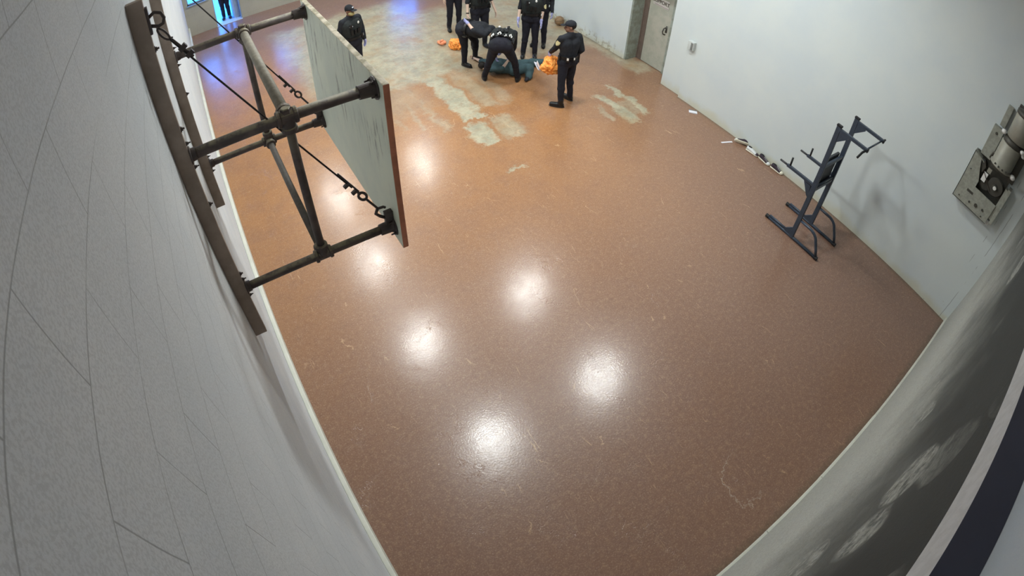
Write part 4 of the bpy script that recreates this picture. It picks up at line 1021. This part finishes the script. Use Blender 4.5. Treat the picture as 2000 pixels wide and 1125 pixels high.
# bending officer at the left of the group
f = Vector((0.60, -0.80, 0)); r = Vector((-0.80, -0.60, 0))
pel = Vector((5.05, 9.38, 0.97)); nk = pel + f * 0.52 + Vector((0, 0, -0.02))
J = dict(root=(5.15, 9.40, 0), pelvis=pel, neck=nk, head=nk + f * 0.15 + Vector((0, 0, -0.06)),
         hipl=pel - r * 0.10 - Vector((0, 0, 0.03)), hipr=pel + r * 0.10 - Vector((0, 0, 0.03)), shl=nk - r * 0.19, shr=nk + r * 0.19,
         knl=(5.38, 9.50, 0.50), knr=(5.05, 9.38, 0.50), anl=(5.44, 9.62, 0.10), anr=(5.09, 9.47, 0.10), tol=(5.54, 9.46, 0.03), tor=(5.16, 9.29, 0.03),
         ell=(5.62, 9.02, 0.80), elr=(5.02, 8.95, 1.05), wrl=(5.62, 8.92, 0.54), wrr=(5.00, 9.18, 1.16), hal=(5.60, 8.88, 0.44), har=(5.00, 9.29, 1.16))
human('person', 'stooping person in black with one bare forearm and lilac glove drawn back', J, f,
      dict(sleeve='short', gloves='lr', head_up=(0.3, -0.5, 0.8), hair_mat=M_HAIR), head_dir=(0.5, -0.5, -0.7), girth=1.25)

# officer behind, legs visible at the left of the standing pair
J, W, f = standing((5.86, 11.40), yaw_of(-0.2, -0.98), 1.80, stance=0.12)
human('person', 'dark-trousered legs of a person standing behind the stooping person, farthest left of the group', J, f, dict(sleeve='long'), girth=1.05)

# officer behind with bare arms hanging
J, W, f = standing((5.85, 10.15), yaw_of(-0.15, -0.98), 1.80, stance=0.14)
J.update(dict(wrr=Vector((5.53, 10.12, 0.90)), har=Vector((5.52, 10.08, 0.80)), elr=Vector((5.58, 10.22, 1.16)), wrl=Vector((6.17, 10.02, 0.92)), hal=Vector((6.17, 9.98, 0.82)), ell=Vector((6.13, 10.16, 1.16))))
human('person', 'broad person in black vest with bare forearms and wrist watch behind the bending pair', J, f, dict(sleeve='short', vest=True, watch='r'), girth=1.15)

# officer standing behind the lying person
J, W, f = standing((6.57, 9.20), yaw_of(-0.62, -0.78), 1.80, stance=0.11)
J.update(dict(wrl=Vector((6.69, 9.01, 0.90)), hal=Vector((6.68, 8.97, 0.80)), ell=Vector((6.77, 9.08, 1.16)), anr=Vector((6.46, 9.28, 0.10)), tor=Vector((6.34, 9.13, 0.03)), anl=Vector((6.66, 9.12, 0.10)), tol=Vector((6.56, 8.96, 0.03))))
human('person', 'person in black vest with gold sleeve patch standing at the lying person\'s feet', J, f,
      dict(sleeve='short', vest=True, patches='l', patch_t=0.72, patch_turn=0.6, gloves='lr'), girth=1.08)

# officer behind him with long sleeves
J, W, f = standing((7.10, 9.60), yaw_of(-0.72, -0.69), 1.80, stance=0.11)
J.update(dict(wrl=Vector((7.24, 9.37, 0.92)), hal=Vector((7.21, 9.32, 0.83)), ell=Vector((7.32, 9.50, 1.14))))
human('person', 'person in long-sleeved black uniform with lilac gloves standing nearest the ball by the wall', J, f, dict(sleeve='long', gloves='lr'), girth=1.0)

# officer alone at the left, behind the backboard
J, W, f = standing((2.90, 10.12), yaw_of(0.25, -0.97), 1.76, stance=0.12)
J.update(dict(wrl=Vector((3.17, 10.16, 0.92)), hal=Vector((3.17, 10.13, 0.82)), ell=Vector((3.15, 10.18, 1.16)), elr=Vector((2.64, 10.10, 1.16)), wrr=Vector((2.70, 9.98, 0.94)), har=Vector((2.76, 9.93, 0.88))))
human('person', 'person in black uniform, cap and tan face mask standing alone beyond the backboard', J, f,
      dict(sleeve='long', cap='badge', vest=True, mask=True, gloves='lr', skin=M_SKIND), head_dir=(0.45, -0.9, -0.15), girth=1.12)

# officer in the far doorway
J, W, f = standing((0.96, 17.25), yaw_of(-0.1, -1), 1.78, stance=0.09)
for k in J: J[k] = Vector((J[k].x, J[k].y, J[k].z - 0.02 if k != 'root' else 0))
human('person', 'person in black standing in the bright blue far doorway', J, f, dict(sleeve='long'))

# person lying on the floor
J = dict(root=(5.60, 8.75, 0), pelvis=(5.80, 8.64, 0.15), neck=(5.42, 8.92, 0.17), head=(5.30, 9.01, 0.14),
         hipl=(5.75, 8.56, 0.13), hipr=(5.86, 8.72, 0.13), shl=(5.32, 8.77, 0.16), shr=(5.52, 9.06, 0.16),
         knl=(6.02, 8.38, 0.20), knr=(6.22, 8.74, 0.10), anl=(5.92, 8.26, 0.07), anr=(6.58, 8.70, 0.07), tol=(5.82, 8.20, 0.04), tor=(6.72, 8.66, 0.04),
         ell=(5.48, 8.58, 0.22), elr=(5.42, 9.32, 0.09), wrl=(5.68, 8.68, 0.32), wrr=(5.40, 9.56, 0.06), hal=(5.76, 8.72, 0.33), har=(5.40, 9.66, 0.06))
human('person', 'person in dark teal clothes lying face down on the floor under the bending pair', J, (0.1, 0.1, -1),
      dict(sleeve='short', top_mat=M_TEAL, trouser_mat=M_TEAL, belt=False, boots=False, head_up=(-0.8, 0.6, 0.05), baggy=0.02), head_dir=(0.3, 0.4, -0.85), girth=1.05)
